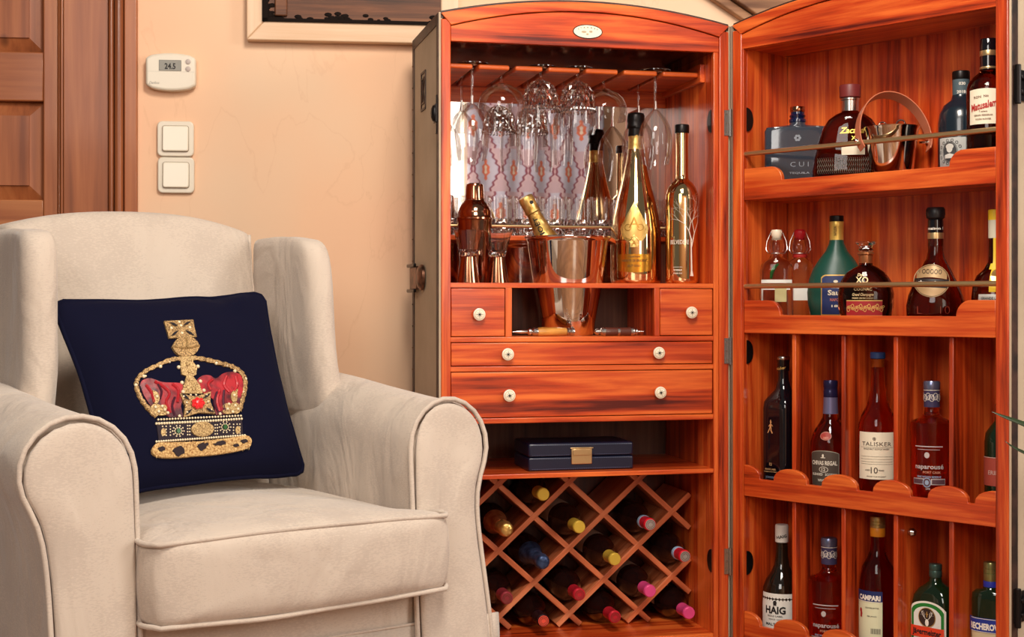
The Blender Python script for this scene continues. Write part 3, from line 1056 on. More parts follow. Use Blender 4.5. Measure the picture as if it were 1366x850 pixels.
lip('shelf_lip', swept(1.1548, 1.1238, 1.0832, .137, .548))
lip('shelf_lip', swept(.8568, .8245, .7832, .133, .563))
lip('scalloped_lip', scallops(.4856, .4565, .4150))
lip('scalloped_lip', scallops(.1545, .1265, .0850))
for zb in (1.0832, .7832, .4150, .0850):
    bx('shelf', SX0, SX1, .0112, DD - .012, zb + .0005, zb + .0125, M['wx'], dro, .0008)
for x in (.1590 + .002, .2900, .4180, .5460):
    bx('divider', x - .0052, x + .0052, .0112, DD - .0125, .4276, .7830, M['wz'], dro, .0015)
    bx('divider', x - .0052, x + .0052, .0112, DD - .0125, .0976, .4149, M['wz'], dro, .0015)
for z in (1.1885, .8890):
    MB().tube([(SX0, .006, z), (SX1, .006, z)], .0055, 12).build('guard_rod', M['brass'], dro)
for z in (1.267, .740, .262):
    half_plate(dro, SX0, .010, z, -1, .015, .027)
# catch on the outer right flank
for zc in (DOR.at(1352, 112)[1], DOR.at(1352, 812)[1]):
    mb = MB()
    mb.box(WD + .0065, WD + .012, .004, .055, zc - .030, zc + .030)
    mb.lathe([(.006, -.038), (.006, .038)], 10, (WD + .014, .008, zc))
    mb.box(WD + .010, WD + .022, .010, .05, zc - .018, zc - .010); mb.box(WD + .010, WD + .022, .010, .05, zc + .010, zc + .018)
    mb.box(WD + .010, WD + .020, .040, .05, zc - .018, zc + .018)
    mb.build('draw_catch', M['black'], dro, bevel=.0015)
for x in (.04, WD - .08):
    bx('foot', x, x + .04, .05, .09, .0, Z0, M['black'], dro, .004)
mb = MB(); mb.lathe([(.002, 0), (.008, .004), (.009, .010), (.006, .016), (0, .018)], 12)
mb.xf(lambda v: (.424 + v.z, .05 + v.x, .375 + v.y)); mb.build('peg', M['steel'], dro, fix=True)

# ------------------------------------------------------------------ things in the cabinet
GLS = 'stemware hanging from the rack'


def in_cab(name, x, y, z, label, cat, group=None, rz=0.0):
    p = CAB.w(x, y, z)
    return empty(name, p, CAB.rot + rz, label, cat, group)


def rotx(prof, **k):
    return prof


def cut_shell(pr, seg, wall=.84, lo=.95, hi=1.07):
    """diamond-cut wall: every diamond is a low pyramid; smooth inside, closed solid"""
    n_ = len(pr)
    ang = lambda i, j: 2 * PI * (i + .5 * (j % 2)) / seg
    P = lambda r, a, z: (r * math.cos(a), r * math.sin(a), z)
    vs = [P(pr[j][0] * lo, ang(i, j), pr[j][1]) for j in range(n_) for i in range(seg)]
    V = lambda i, j: j * seg + i % seg
    fs = []
    for j in range(n_):
        for i in range(seg):
            c = len(vs); vs.append(P(pr[j][0] * hi, ang(i + .5, j), pr[j][1]))
            l_, r_ = V(i, j), V(i + 1, j)
            q = i if j % 2 == 0 else i + 1
            if j > 0: fs += [(l_, V(q, j - 1), c), (V(q, j - 1), r_, c)]
            else: fs.append((l_, r_, c))
            if j < n_ - 1: fs += [(r_, V(q, j + 1), c), (V(q, j + 1), l_, c)]
            else: fs.append((r_, l_, c))
    o = len(vs)
    for j in (0, n_ - 1):
        vs += [P(pr[j][0] * wall * (.9 if j == 0 else 1), ang(i, j), pr[j][1] + (-.004 if j == 0 else 0) * (1 if pr[-1][1] < pr[0][1] else -1)) for i in range(seg)]
    m_ = n_ // 2
    mid = len(vs)
    vs += [P(pr[m_][0] * wall, ang(i, n_ - 1), pr[m_][1]) for i in range(seg)]
    for i in range(seg):
        i2 = (i + 1) % seg
        fs += [(o + i, o + i2, mid + i2, mid + i), (mid + i, mid + i2, o + seg + i2, o + seg + i)]
        fs.append((V(i, n_ - 1), V(i + 1, n_ - 1), o + seg + i2, o + seg + i))
    fs.append(tuple(o + i for i in range(seg))); fs.append(tuple(reversed(range(seg))))
    return vs, fs


def stem_glass(kind, x, y, label):
    """upside-down stemware; built with z = 0 at the top of the foot, bowl hanging down"""
    names = {'wine': 'wine_glass', 'balloon': 'brandy_balloon', 'crystal': 'crystal_goblet', 'flute': 'champagne_flute'}
    t = in_cab(names[kind], x, y, ZR + .0118, label, 'glass', GLS)
    if kind == 'wine':
        foot, stem, R_, L_, rim = .037, .082, .0395, .128, .030
        bowl = [(.005, -.084), (.013, -.092), (.025, -.106), (.034, -.122), (.0390, -.142), (.0395, -.158), (.038, -.178), (.035, -.196), (.0315, -.212)]
    elif kind == 'balloon':
        foot, stem = .035, .022
        bowl = [(.006, -.024), (.018, -.028), (.034, -.036), (.046, -.047), (.053, -.062), (.056, -.080), (.0545, -.092), (.052, -.102)]
    elif kind == 'crystal':
        foot, stem = .036, .022
        bowl = [(.040, -.088), (.0415, -.100), (.0425, -.112), (.0430, -.126)]
    else:
        foot, stem = .030, .050
        bowl = [(.004, -.052), (.012, -.066), (.020, -.09), (.0235, -.12), (.0245, -.15), (.0235, -.18), (.021, -.205)]
    MB().lathe([(0, .0130), (.004, .0120), (foot * .5, .0090), (foot, .0065), (foot, .0040), (foot * .6, .0010), (.0035, .0000)][::-1], 28).build('foot', M['crystal'], t, smooth=50)
    MB().lathe([(.0032, .0004), (.0030, -stem * .3), (.0028, -stem * .7), (.0045, -stem), (.005, -stem - .003)][::-1], 12).build('stem', M['crystal'], t, smooth=60)
    mb = MB(); mb.lathe(bowl[::-1], 36, cap0=False, cap1=False)
    mb.build('bowl', M['thin'], t, smooth=180)
    if kind == 'crystal':
        # diamond-cut cup
        pr = [(.010, -.0245), (.020, -.029), (.029, -.0375), (.0350, -.048), (.0385, -.060), (.0400, -.073), (.0405, -.086)]
        vs, fs = cut_shell(pr, 14)
        mb = MB(); mb.add(vs, fs)
        mb.build('cut_cup', M['crystal'], t, smooth=0, fix=True)
        mb = MB()
        for i in range(30):
            a = 2 * PI * i / 30
            mb.ball((.0415 * math.cos(a), .0415 * math.sin(a), -.092), .0032, 5, 4, k=(1, 1, 1.6))
        tag(mb.build('beaded_band', M['crystal'], t, smooth=0), kind='stuff')
    return t


for kind, i, y, lab in (
        ('wine', 0, .105, 'upside-down wine glass at the left end of the rack, front of its row'),
        ('wine', 0, .226, 'upside-down wine glass at the left end of the rack, behind the first'),
        ('balloon', 1, .175, 'upside-down brandy balloon left of the cut crystal goblets'),
        ('crystal', 2, .110, 'diamond-cut crystal goblet hanging left of its twin'),
        ('flute', 2, .235, 'tall clear flute hanging behind the left crystal goblet'),
        ('crystal', 3, .110, 'diamond-cut crystal goblet hanging right of its twin'),
        ('flute', 3, .235, 'tall clear flute hanging behind the right crystal goblet'),
        ('balloon', 4, .200, 'upside-down brandy balloon right of the cut crystal goblets'),
        ('wine', 5, .100, 'upside-down wine glass at the right end of the rack, front of its row'),
        ('wine', 5, .224, 'upside-down wine glass at the right end of the rack, behind the first')):
    stem_glass(kind, SL[i], y, lab)

# cut crystal tumblers on the gallery shelf
ords = ['first', 'second', 'third', 'fourth', 'fifth', 'sixth', 'seventh', 'eighth', 'ninth']
for i in range(9):
    t = in_cab('crystal_tumbler', .065 + i * .066, .291, ZG + .0004, 'crystal tumbler with a cut base on the gallery shelf, %s from the left' % ords[i], 'tumbler', 'tumblers in front of the mirror')
    R_ = .0285
    MB().lathe([(R_, .040), (R_ + .001, .060), (R_ + .0015, .080), (R_ + .002, .098)], 28, cap0=False, cap1=False).build('wall', M['thin'], t, smooth=180)
    vs, fs = cut_shell([(R_ * (.93 if j == 0 else 1), j * .0082) for j in range(6)], 12, .80, .96, 1.05)
    MB().add(vs, fs).build('cut_base', M['crystal'], t, smooth=0, fix=True)

# copper shaker
sx, sy = .1065, .150
t = in_cab('cocktail_shaker', sx, sy, ZS, 'copper cocktail shaker behind the two flared glasses', 'shaker')
MB().lathe([(.030, 0), (.032, .003), (.0365, .08), (.0395, .140), (.0405, .146)], 36).build('body', M['copper'], t, smooth=40)
MB().lathe([(.0405, .146), (.0420, .1475), (.0420, .151), (.0392, .154), (.0385, .164), (.035, .175), (.0285, .184), (.0245, .189), (.0235, .191)], 36).build('strainer', M['copper'], t, smooth=40)
MB().lathe([(.0228, .1915), (.0228, .194), (.0218, .195), (.0205, .223), (.019, .228), (.014, .2305), (0, .231)], 32).build('cap', M['copper'], t, smooth=40)

# flared glasses with copper feet
for px, y, lab in ((625, .042, 'flared glass on a conical copper foot, nearest the left side of the bar shelf'), (663.5, .066, 'flared glass on a conical copper foot, just left of the wine cooler')):
    x = CAB.at(px, 378, y)[0]
    t = in_cab('martini_tumbler', x, y, ZS, lab, 'glass', 'copper-footed glasses')
    seg = 10
    MB().lathe([(.0255, 0), (.0255, .002), (.0165, .057), (.0165, .058)], seg * 2).build('foot', M['copper'], t, smooth=25)
    MB().lathe([(.0170, .0585), (.0190, .0600), (.0338, .117), (.0323, .1172), (.0200, .074), (.012, .070), (0, .0695)], seg, cap1=False).build('cup', M['crystal'], t, smooth=15)

# wine cooler in its hole
bxx_, by_ = HX, HYY
t = in_cab('wine_cooler', bxx_, by_, ZN + .0004, 'polished steel wine cooler set through the hole in the bar shelf', 'wine cooler')
MB().lathe([(.0, .0), (.056, 0), (.060, .004), (.0695, .060), (.0800, .1185), (.0935, .214), (.0960, .220), (.0985, .222), (.0985, .2255), (.0945, .2265), (.0925, .220), (.0785, .118), (.064, .030), (.060, .008), (0, .006)], 56, cap0=False, cap1=False).build('body', M['chrome'], t, smooth=40)
mb = MB(); mb.tube([(.0985 * math.cos(2 * PI * i / 40), .0985 * math.sin(2 * PI * i / 40), .2245) for i in range(40)], .0022, 8, closed=True); mb.build('rim', M['chrome'], t)

# gold-foil neck of the bottle in the cooler
def tilt_bottle():
    top = CAB.at(700, 262, .105)
    x1, z1 = top
    x0, z0 = x1 + .130, z1 - .245
    t = in_cab('champagne_bottle', x0, .105, z0, 'gold-foiled champagne bottle leaning in the steel wine cooler', 'bottle')
    ang = math.atan2(x0 - x1, z1 - z0)
    t.rotation_euler = (Matrix.Rotation(CAB.rot, 3, 'Z') @ Matrix.Rotation(-ang, 3, 'Y')).to_euler()
    L_ = math.hypot(x0 - x1, z1 - z0)
    MB().lathe([(.030, 0), (.0345, .004), (.035, .110), (.034, .130), (.026, .165), (.0185, .190)], 28).build('bottle_body', M['greengl'], t)
    MB().lathe([(.0300, .150), (.0272, .165), (.0205, .190), (.0175, .215), (.0158, L_ - .045), (.0158, L_ - .042)], 28).build('neck_foil', M['goldr'], t, smooth=60)
    MB().lathe([(.0158, L_ - .043), (.0185, L_ - .040), (.0172, L_ - .034), (.0180, L_ - .024), (.0186, L_ - .010), (.0165, L_ - .002), (.010, L_), (0, L_)], 20).xf(lambda v: v * 1.0 + Vector((noise.noise(v * 300) * .0012, noise.noise(v * 310) * .0012, 0))).build('cork_foil', M['goldr'], t)
    mb = MB()
    rz = lambda z: .0160 + max(0, (.235 - z)) * .11
    def sf(u, v, off):
        a = -math.radians(100) + u / .0165
        return ((rz(v) + off) * math.cos(a), (rz(v) + off) * math.sin(a), v)
    put_text(mb, 'MOËT', sf, .001, L_ - .078, .0088, width=.052, rot=PI / 2, off=.0008)
    mb.build('lettering', M['ink'], t, smooth=0)
    mb = MB(); oval(mb, lambda u, v, off: ((.0186 + off) * math.cos(-1.5 + u / .0186), (.0186 + off) * math.sin(-1.5 + u / .0186), v), .002, L_ - .018, .0045, .0045, .0008)
    mb.build('seal', M['ink'], t, smooth=0)
tilt_bottle()

# golden magnum
mx_, my_ = .4991, .1645
t = in_cab('golden_magnum', mx_, my_, ZS, 'mirror-gold magnum champagne bottle with a spade emblem', 'bottle')
pr = [(.050, 0), (.0575, .003), (.0595, .010), (.0598, .095), (.0590, .125), (.0545, .160), (.0470, .195), (.0380, .228), (.0295, .262), (.0228, .292), (.0190, .312), (.0178, .322)]
MB().lathe([(.0, .008)] + pr, 48).build('bottle_body', M['gold'], t, smooth=60)
MB().lathe([(.0182, .318), (.0172, .345), (.0178, .350), (.0178, .352)], 32).build('neck_foil', M['goldr'], t, smooth=60)
MB().lathe([(.0182, .350), (.0180, .368), (.0205, .369), (.0212, .375), (.0196, .381), (.0205, .386), (.0205, .398), (.0185, .4045), (.010, .4065), (0, .407)], 24).xf(lambda v: v + Vector((noise.noise(v * 250) * .0016, noise.noise(v * 260) * .0016, 0))).build('capsule', M['black'], t, smooth=60)
def rad(pr_, z):
    for (r0, z0), (r1, z1) in zip(pr_, pr_[1:]):
        if z0 <= z <= z1 and z1 > z0: return r0 + (r1 - r0) * (z - z0) / (z1 - z0)
    return pr_[-1][0] if z > pr_[-1][1] else pr_[0][0]
def lsurf(pr_, phi, rref=None):
    """surface of a round bottle with profile pr_, facing phi"""
    def f(u, v, off):
        r = rad(pr_, v)
        a = phi + u / (rref or r)
        return ((r + off) * math.cos(a), (r + off) * math.sin(a), v)
    return f
ph = math.radians(-112)
sf = lsurf(pr, ph, .0585)
mb = MB()
def spade(z): pass
# spade outline as columns
def sp_hi(u):
    t_ = abs(u) / .034
    return .192 - .062 * t_ ** 1.15 if t_ < 1 else .13
def sp_lo(u):
    t_ = abs(u) / .034
    return .113 - .014 * math.sin(PI * min(1, t_)) + .014 * t_ ** 3
patch(mb, sf, -.034, .034, lambda u: min(sp_lo(u), sp_hi(u)), sp_hi, 26, 8, .0012, 0)
patch(mb, sf, -.0275, .0275, lambda u: min(sp_lo(u * 1.2) + .005, sp_hi(u * 1.2) - .002), lambda u: sp_hi(u * 1.2) - .007, 22, 8, .0020, 1)
patch(mb, sf, -.009, .009, .086, lambda u: .112 - abs(u) * 1.4, 6, 4, .0012, 0)
lb = mb.build('spade_emblem', [M['goldr'], M['goldink']], t, smooth=40)
mb = MB(); put_text(mb, 'A', sf, 0, .131, .026, off=.0032, bold=0); put_text(mb, 'A', sf, 0, .090, .011, off=.0028)
for q in (-1, 1):
    ringband(mb, sf, q * .014, .132, .008, .008, .0016, .003)
mb.build('monogram', mat('old_gold', S((176, 128, 58)), .35, .8), t, smooth=0)
mb = MB()
patch(mb, sf, -.040, .040, lambda u: .031 - .004 * math.cos(u / .040 * PI / 2), lambda u: .071 - .002 * abs(math.sin(u * 300)), 20, 5, .0012)
mb.build('plate', mat('amber_gold_label', S((216, 150, 52)), .25, .9), t, smooth=60)
mb = MB(); put_text(mb, 'ARMAND DE BRIGNAC', sf, 0, .052, .0055, width=.060, off=.0022, mi=0); put_text(mb, 'BRUT GOLD', sf, 0, .040, .005, width=.03, off=.0022); put_text(mb, 'CHAMPAGNE', sf, 0, .062, .0035, width=.03, off=.0022)
mb.build('lettering', mat('brown_print', S((110, 74, 26)), .5), t, smooth=0)

# slim golden bottle with the white tree
t = in_cab('golden_bottle', .5905, .098, ZS, 'slim golden bottle with a bare white tree, right of the magnum', 'bottle')
pr = [(.033, 0), (.0372, .003), (.0385, .009), (.0385, .195), (.0375, .208), (.0330, .224), (.0250, .236), (.0175, .242), (.0148, .247), (.0143, .256), (.0143, .352)]
MB().lathe([(0, .006)] + pr, 44).build('bottle_body', M['gold'], t, smooth=50)
MB().lathe([(.0150, .3525), (.0165, .353), (.0168, .356), (.0168, .3705), (.0155, .3725), (0, .3725)], 32).build('stopper', M['black'], t, smooth=40)
sf = lsurf(pr, math.radians(-104), .0385)
mb = MB(); random.seed(21)
def limb(u, v, a, L_, w_, dep):
    u2, v2 = u + L_ * math.sin(a), v + L_ * math.cos(a)
    n_ = 2
    dx, dz = math.cos(a), -math.sin(a)
    w2 = w_ * .68
    mb.add([sf(u - dx * w_, v - dz * w_, .0008), sf(u + dx * w_, v + dz * w_, .0008), sf(u2 + dx * w2, v2 + dz * w2, .0008), sf(u2 - dx * w2, v2 - dz * w2, .0008)], [(0, 1, 2, 3)])
    if dep:
        for s_ in (-1, 1):
            limb(u2, v2, a + s_ * random.uniform(.22, .6), L_ * random.uniform(.68, .9), w2 * .85, dep - 1)
mb.add([sf(.0155, .018, .0008), sf(.0245, .018, .0008), sf(.0215, .03, .0008), sf(.0170, .03, .0008)], [(0, 1, 2, 3)])
limb(.0192, .028, -.02, .075, .0021, 0)
limb(.0192, .100, -.30, .024, .0015, 6)
limb(.0190, .085, .25, .034, .0013, 5)
mb.build('tree_print', M['white'], t, smooth=0)
mb = MB()
put_text(mb, 'BELVEDERE', sf, -.010, .092, .010, width=.044, off=.0008, bold=0); put_text(mb, 'VODKA', sf, -.014, .030, .004, width=.02, off=.0008); put_text(mb, 'POLISH RYE', sf, -.014, .023, .003, width=.02, off=.0008)
patch(mb, sf, -.025, -.003, .0385, .0392, 4, 1, .0008)
mb.build('lettering', M['white'], t, smooth=0)

# two opener handles in the niche
t = in_cab('horn_handled_stopper', .245, .022, ZN + .0105, 'silver-ended stopper with an amber horn handle, lying in the niche', 'bar tool', 'bar tools in the niche')
def lx(mb, prof, x0, seg=14, y=0, z=0):
    m_ = MB(); m_.lathe(prof, seg)
    m_.xf(lambda v: (x0 + v.z, y + v.x, z + v.y)); mb.add(m_.v, m_.f); return mb
horn = noisy(mat('horn', S((176, 112, 44)), .25, coat=.6), 40, S((120, 64, 24)), S((214, 150, 70)), stretch=(.3, 1, 1))
lx(MB(), [(.0095, 0), (.0105, .01), (.0100, .05), (.0085, .066)], -.022).build('grip', horn, t, fix=True)
lx(MB(), [(0, -.001), (.006, 0), (.0095, .004), (.007, .008), (.0098, .011), (.0098, .015), (.0090, .0185)], .0435).build('collar', M['steel'], t, fix=True)
lx(MB(), [(.001, 0), (.003, .012), (.0045, .020), (.0038, .034), (.0075, .037), (.0085, .041), (.006, .044), (.0095, .048), (.0095, .056), (.0090, .0575)], -.0797).build('shaft', M['steel'], t, fix=True)
mb = MB()
for i in range(7):
    mb.ball((.058 - i * .0024, -.001 + .001 * (i % 2), .010 + i * .0050), .0018, 6, 4)
tag(mb.build('bead_chain', M['steel'], t), kind='stuff')
t = in_cab('wooden_bar_tool', .412, .022, ZN + .0100, 'dark wooden bar tool with silver rings, lying right in the niche', 'bar tool', 'bar tools in the niche')
dk = mat('dark_rosewood', S((86, 44, 34)), .3, coat=.6)
lx(MB(), [(.0085, 0), (.0098, .006), (.0092, .036), (.0098, .062), (.0095, .066)], -.035).build('grip', dk, t, fix=True)
for nm, x0 in (('ring', -.037), ('ring', -.003), ('ring', .028)):
    lx(MB(), [(.0086, -.002), (.0104, -.001), (.0104, .004), (.0086, .005)], x0).build(nm, M['steel'], t, fix=True)
lx(MB(), [(.0085, 0), (.0094, .002), (.0070, .006), (.0085, .009), (.003, .012), (.0012, .026)], .033).build('tip', M['steel'], t, fix=True)
lx(MB(), [(.002, -.002), (.0055, 0), (.0085, .006), (.005, .010), (.0095, .014), (.0095, .018)], -.0555).build('knop', M['steel'], t, fix=True)

# navy leather case
x0 = CAB.at(705, 627, .035)[0]; x1 = CAB.at(845, 622, .035)[0]
t = in_cab('leather_case', (x0 + x1) / 2, .105, ZB + .0004, 'navy blue leather case with a brass clasp on the open shelf', 'case')
hw, hd = (x1 - x0) / 2, .070
MB().box(-hw, hw, -hd, hd, 0, .0305).build('case_base', M['navy'], t, bevel=.004, segs=3)
MB().box(-hw, hw, -hd, hd, .0315, .0620).build('lid', M['navy'], t, bevel=.005, segs=3)
mb = MB(); mb.box(-.024, .024, -hd - .0035, -hd + .001, .014, .052)
cl = mb.build('clasp', M['brass'], t, bevel=.0015)
mb = MB(); mb.box(-.021, .021, -hd - .0055, -hd - .003, .034, .048); mb.box(-.027, .027, -hd - .005, -hd - .002, .049, .0515); mb.build('clasp_flap', M['brass'], t, bevel=.001)
mb = MB()
for z in (.004, .027, .035, .0575):
    k = 44
    for i in range(k):
        x = -hw + .008 + (2 * hw - .016) * i / k
        if z in (.027, .035) and abs(x) < .03: continue
        mb.box(x, x + .0032, -hd - .0006, -hd, z, z + .0007)
tag(mb.build('stitching', M['stitch'], t, smooth=0), kind='stuff')

# wine bottles in the lattice
def wine(k, j, cap, label, style='still', bottom=False, dx=0.0, lab=None, ls=None, y0=.052, dz=0):
    x = GX + KX * k + dx
    z = (.098 + .0372) if bottom else GZ + KZ * j + .0372 * math.sqrt(2) + .0095
    t = in_cab('wine_bottle', x, y0, z + dz, label, 'bottle', 'bottles lying in the wine lattice')
    def lay(v): return (v.x, v.z, v.y)
    if style == 'still':
        pr = [(.0135, .026), (.0135, .058), (.0150, .072), (.0240, .088), (.0330, .103), (.0366, .120), (.0366, .262), (.034, .266)]
    else:
        pr = [(.0150, .030), (.0155, .060), (.0190, .090), (.0270, .125), (.0350, .158), (.0370, .178), (.0370, .262), (.034, .266)]
    MB().lathe(pr + [(0, .262)], 32).xf(lay).build('bottle_body', M['wineg'], t, smooth=50, fix=True)
    if style == 'still':
        MB().lathe([(0, 0), (.0125, 0), (.0138, .0012), (.0138, .004), (.0146, .005), (.0146, .009), (.0140, .0105), (.0143, .038), (.0146, .050)], 28).xf(lay).build('capsule', cap, t, smooth=35, fix=True)
    else:
        foil, sh = cap
        MB().lathe([(0, 0), (.010, .0), (.0150, .003), (.0165, .010), (.0155, .018), (.0178, .024), (.0160, .030), (.0158, .055)], 20).xf(lambda v: Vector(lay(v)) + Vector((noise.noise(v * 240) * .0014, 0, noise.noise(v * 250) * .0014))).build('capsule', foil, t, smooth=50, fix=True)
        MB().lathe([(.0160, .055), (.0196, .090), (.0276, .122), (.0282, .125)], 28).xf(lay).build('neck_foil', sh, t, smooth=60, fix=True)
    if ls:
        q = ls
        mb = MB(); mb.lathe([(.0122, -.0004), (0, -.0006)], 20, cap0=False).xf(lay); mb.build('capsule_end', q, t, fix=True)
        mb = MB(); sfx = lambda u, v, off: (u, -.0006 - off, v)
        ringband(mb, sfx, 0, 0, .0105, .0105, .0011, .0006); ringband(mb, sfx, 0, 0, .007, .007, .001, .0006)
        for a in range(6):
            mb.add([sfx(.0015 * math.cos(a) + .003 * math.cos(a * 1.047), .003 * math.sin(a * 1.047), .0006), sfx(.0045 * math.cos(a * 1.047 + .2), .0045 * math.sin(a * 1.047 + .2), .0006), sfx(.0045 * math.cos(a * 1.047 - .4), .0045 * math.sin(a * 1.047 - .4), .0006)], [(0, 1, 2)])
        mb.build('embossing', M['bronze'], t, smooth=0)
    if lab:
        mb = MB()
        prl = [(r, z_) for r, z_ in pr]
        sfl = lambda u, v, off: ((.0366 + off) * math.cos(u), v, (.0366 + off) * math.sin(u))
        mb.grid(22, 2, lambda a, b_: sfl(math.radians(40 + 150 * a), .142 + .085 * b_, .0006)); mb.build('label', lab, t, smooth=180)
    return t


YC = mat('yellow_capsule', S((206, 172, 64)), .35, .3)
PK = mat('pink_capsule', S((226, 76, 140)), .35, .2)
RD = mat('red_capsule', S((196, 34, 52)), .3, .3)
RD2 = mat('bright_red_capsule', S((214, 24, 44)), .3, .2)
DR = mat('wine_red_capsule', S((150, 52, 62)), .35, .3)
BL = noisy(mat('blue_foil', S((46, 62, 96)), .35, .6), 60, S((30, 42, 70)), S((70, 90, 130)), bump=.5, bscale=100, dist=.002)
CO = noisy(mat('copper_foil', S((204, 128, 78)), .3, .7), 60, S((180, 100, 56)), S((224, 156, 104)), bump=.4, bscale=90, dist=.002)
CR = mat('pale_label', S((214, 204, 190)), .6)
TC = mat('cream_capsule', S((214, 172, 120)), .4, .2)
BK = mat('black_capsule', S((44, 24, 30)), .3, .3)
SIL = mat('silver_end', S((190, 186, 182)), .35, .6)
wine(-1, 1, TC, 'wine bottle with a cream capsule, half hidden beside the armchair, top left cell', ls=TC)
wine(0, 0, (M['goldr'], CO), 'sparkling wine bottle with gold crown foil and copper collar', 'fizz')
wine(1, 1, YC, 'wine bottle with yellow capsule in the top row of the lattice')
wine(1, -1, (BL, BL), 'sparkling wine bottle with a dark blue foil neck', 'fizz')
wine(2, 0, YC, 'wine bottle with yellow capsule below and right of the topmost yellow one', lab=CR)
wine(3, -1, YC, 'wine bottle with yellow capsule, lowest and rightmost of the yellow ones', lab=CR)
for k_, j_, lb_ in ((4, 0, 'wine bottle with red capsule and silver end, upper of the two at the right'), (5, -1, 'wine bottle with red capsule and silver end, lower of the two at the right')):
    t = wine(k_, j_, RD2, lb_, ls=SIL)
    MB().lathe([(.0147, .040), (.0152, .0404), (.0152, .052), (.0147, .0524)], 28).xf(lambda v: (v.x, v.z, v.y)).build('pale_blue_band', mat('pale_blue_print', S((150, 180, 210)), .4), t, fix=True)
wine(0, -2, DR, 'wine bottle with dull dark red capsule at the lower left beside the armchair', ls=DR)
wine(2, -2, RD, 'wine bottle with red capsule in the cell left of the lower yellow one', ls=RD)
wine(4, -2, PK, 'wine bottle with pink capsule, upper of the two pink ones', lab=CR)
t = wine(1, -3, BK, 'wine bottle with black neck and orange-red end on the cabinet floor', bottom=True, ls=mat('orange_red_end', S((232, 82, 62)), .4))
wine(3, -3, RD, 'wine bottle with red capsule lying on the floor of the lattice', bottom=True, ls=RD)
wine(5, -3, PK, 'wine bottle with pink capsule at the lower right corner of the lattice', bottom=True, dx=.0105, lab=CR)

# ------------------------------------------------------------------ bottles on the door
class Bottle:
    def __init__(s, name, label, px, yl, zb, prof, glass_, cat='bottle', face=False, group=None, turn=0.0, k=.95, seg=36, fr=DOR, xl=None):
        s.x = fr.at(px, 405, yl)[0] if xl is None else xl
        s.y, s.zb, s.px, s.k = yl, zb, px, k
        s.d = fr.depth(s.x, yl)
        cx = -fr.O[0] * fr.ex[0] - fr.O[1] * fr.ex[1]; cy = -fr.O[0] * fr.ey[0] - fr.O[1] * fr.ey[1]
        s.cam = math.atan2(cy - yl, cx - s.x)
        rz = (s.cam + PI / 2 + turn) if face else turn
        s.root = empty(name, fr.w(s.x, yl, zb + .0003), fr.rot + rz, label, cat, group)
        s.face = face
        if face: s.cam = -PI / 2
        s.prof = s.conv(prof)
        if glass_:
            s.body = MB().lathe([(s.prof[0][0] * .92, 0, *s.prof[0][2:]), (s.prof[0][0], .004, *s.prof[0][2:])] + s.prof[1:], seg).build('bottle_body', glass_, s.root, smooth=50)

    def z(s, py): return H + (HY - py) / F * s.d - s.zb
    def r(s, hw): return hw / F * s.d * s.k

    def conv(s, prof):
        return [((s.r(p[0])), (s.z(p[1]) if p[1] is not None else 0), *((p[2:] if len(p) > 2 else (2, 1)))) for p in prof]

    def lathe(s, name, prof, m_, seg=28, smooth=35, **k):
        return MB().lathe(s.conv(prof), seg).build(name, m_, s.root, smooth=smooth, **k)

    def surf(s, pxc=None, flat=False, grow=0):
        if flat:
            pr = s.prof
            def f(u, v, off):
                j = next((i for i in range(len(pr) - 1) if pr[i][1] <= v <= pr[i + 1][1]), 0)
                t_ = 0 if pr[j + 1][1] == pr[j][1] else (v - pr[j][1]) / (pr[j + 1][1] - pr[j][1])
                r = pr[j][0] * (1 - t_) + pr[j + 1][0] * t_; nn = pr[j][2] * (1 - t_) + pr[j + 1][2] * t_; ky = pr[j][3] * (1 - t_) + pr[j + 1][3] * t_
                q = max(0.0, 1 - min(.999, abs(u) / max(r, 1e-4)) ** nn) ** (1 / nn)
                return (u, -(r * ky * q + off), v)
            return f
        hw = max(p[0] for p in s.prof)
        a0 = s.cam + (math.asin(max(-1, min(1, (pxc - s.px) / F * s.d / hw))) if pxc is not None else 0)
        pr = [(p[0], p[1]) for p in s.prof]
        return lsurf(pr, a0, hw)

    def part(s, name, mb, m_, smooth=0):
        return mb.build(name, m_, s.root, smooth=smooth)


ZT1, ZT2, ZT3, ZT4 = 1.0957, .7957, .4275, .0975
LAB = mat('cream_paper_label', S((232, 222, 198)), .6)
LABW = mat('white_paper_label', S((226, 226, 218)), .6)
GRN = mat('green_print', S((34, 120, 44)), .5)
NVY = mat('navy_label', S((30, 44, 96)), .45)
TOP1, TOP2, ROW3, ROW4 = 'bottles on the top door shelf', 'bottles on the second door shelf', 'bottles in the upper compartments of the door', 'bottles in the lower compartments of the door'

# --- top shelf
b = Bottle('square_decanter', 'low square blue-grey bottle, leftmost on the top door shelf', 1064, .088, ZT1,
           [(44, None, 9, .36), (45.5, 225, 9, .36), (45.5, 176, 9, .36), (43, 171, 7, .36), (30, 169, 5, .36), (12.5, 168, 2, .9), (11, 166, 2, 1), (11, 163, 2, 1)], M['greygl'], face=True, seg=48)
b.lathe('glass_neck', [(10.5, 165), (12, 163), (12, 160), (10, 158), (11.5, 155), (9.5, 153), (9.5, 150)], M['bluegl'])
b.lathe('stopper', [(10, 150), (10.5, 149), (10.5, 144), (10, 143), (0, 143)], M['copper'])
s_ = b.surf(flat=True); mb = MB()
for q in range(6):
    oval(mb, s_, .005 * math.cos(q * 1.047), b.z(186) + .005 * math.sin(q * 1.047), .003, .003, .0008, 0, 10)
b.part('embossed_emblem', mb, mat('pale_glass_emblem', S((130, 136, 146)), .25)); mb = MB()
put_text(mb, 'C U I', s_, .004, b.z(224), .011, width=.04, off=.0008, bold=-.01)
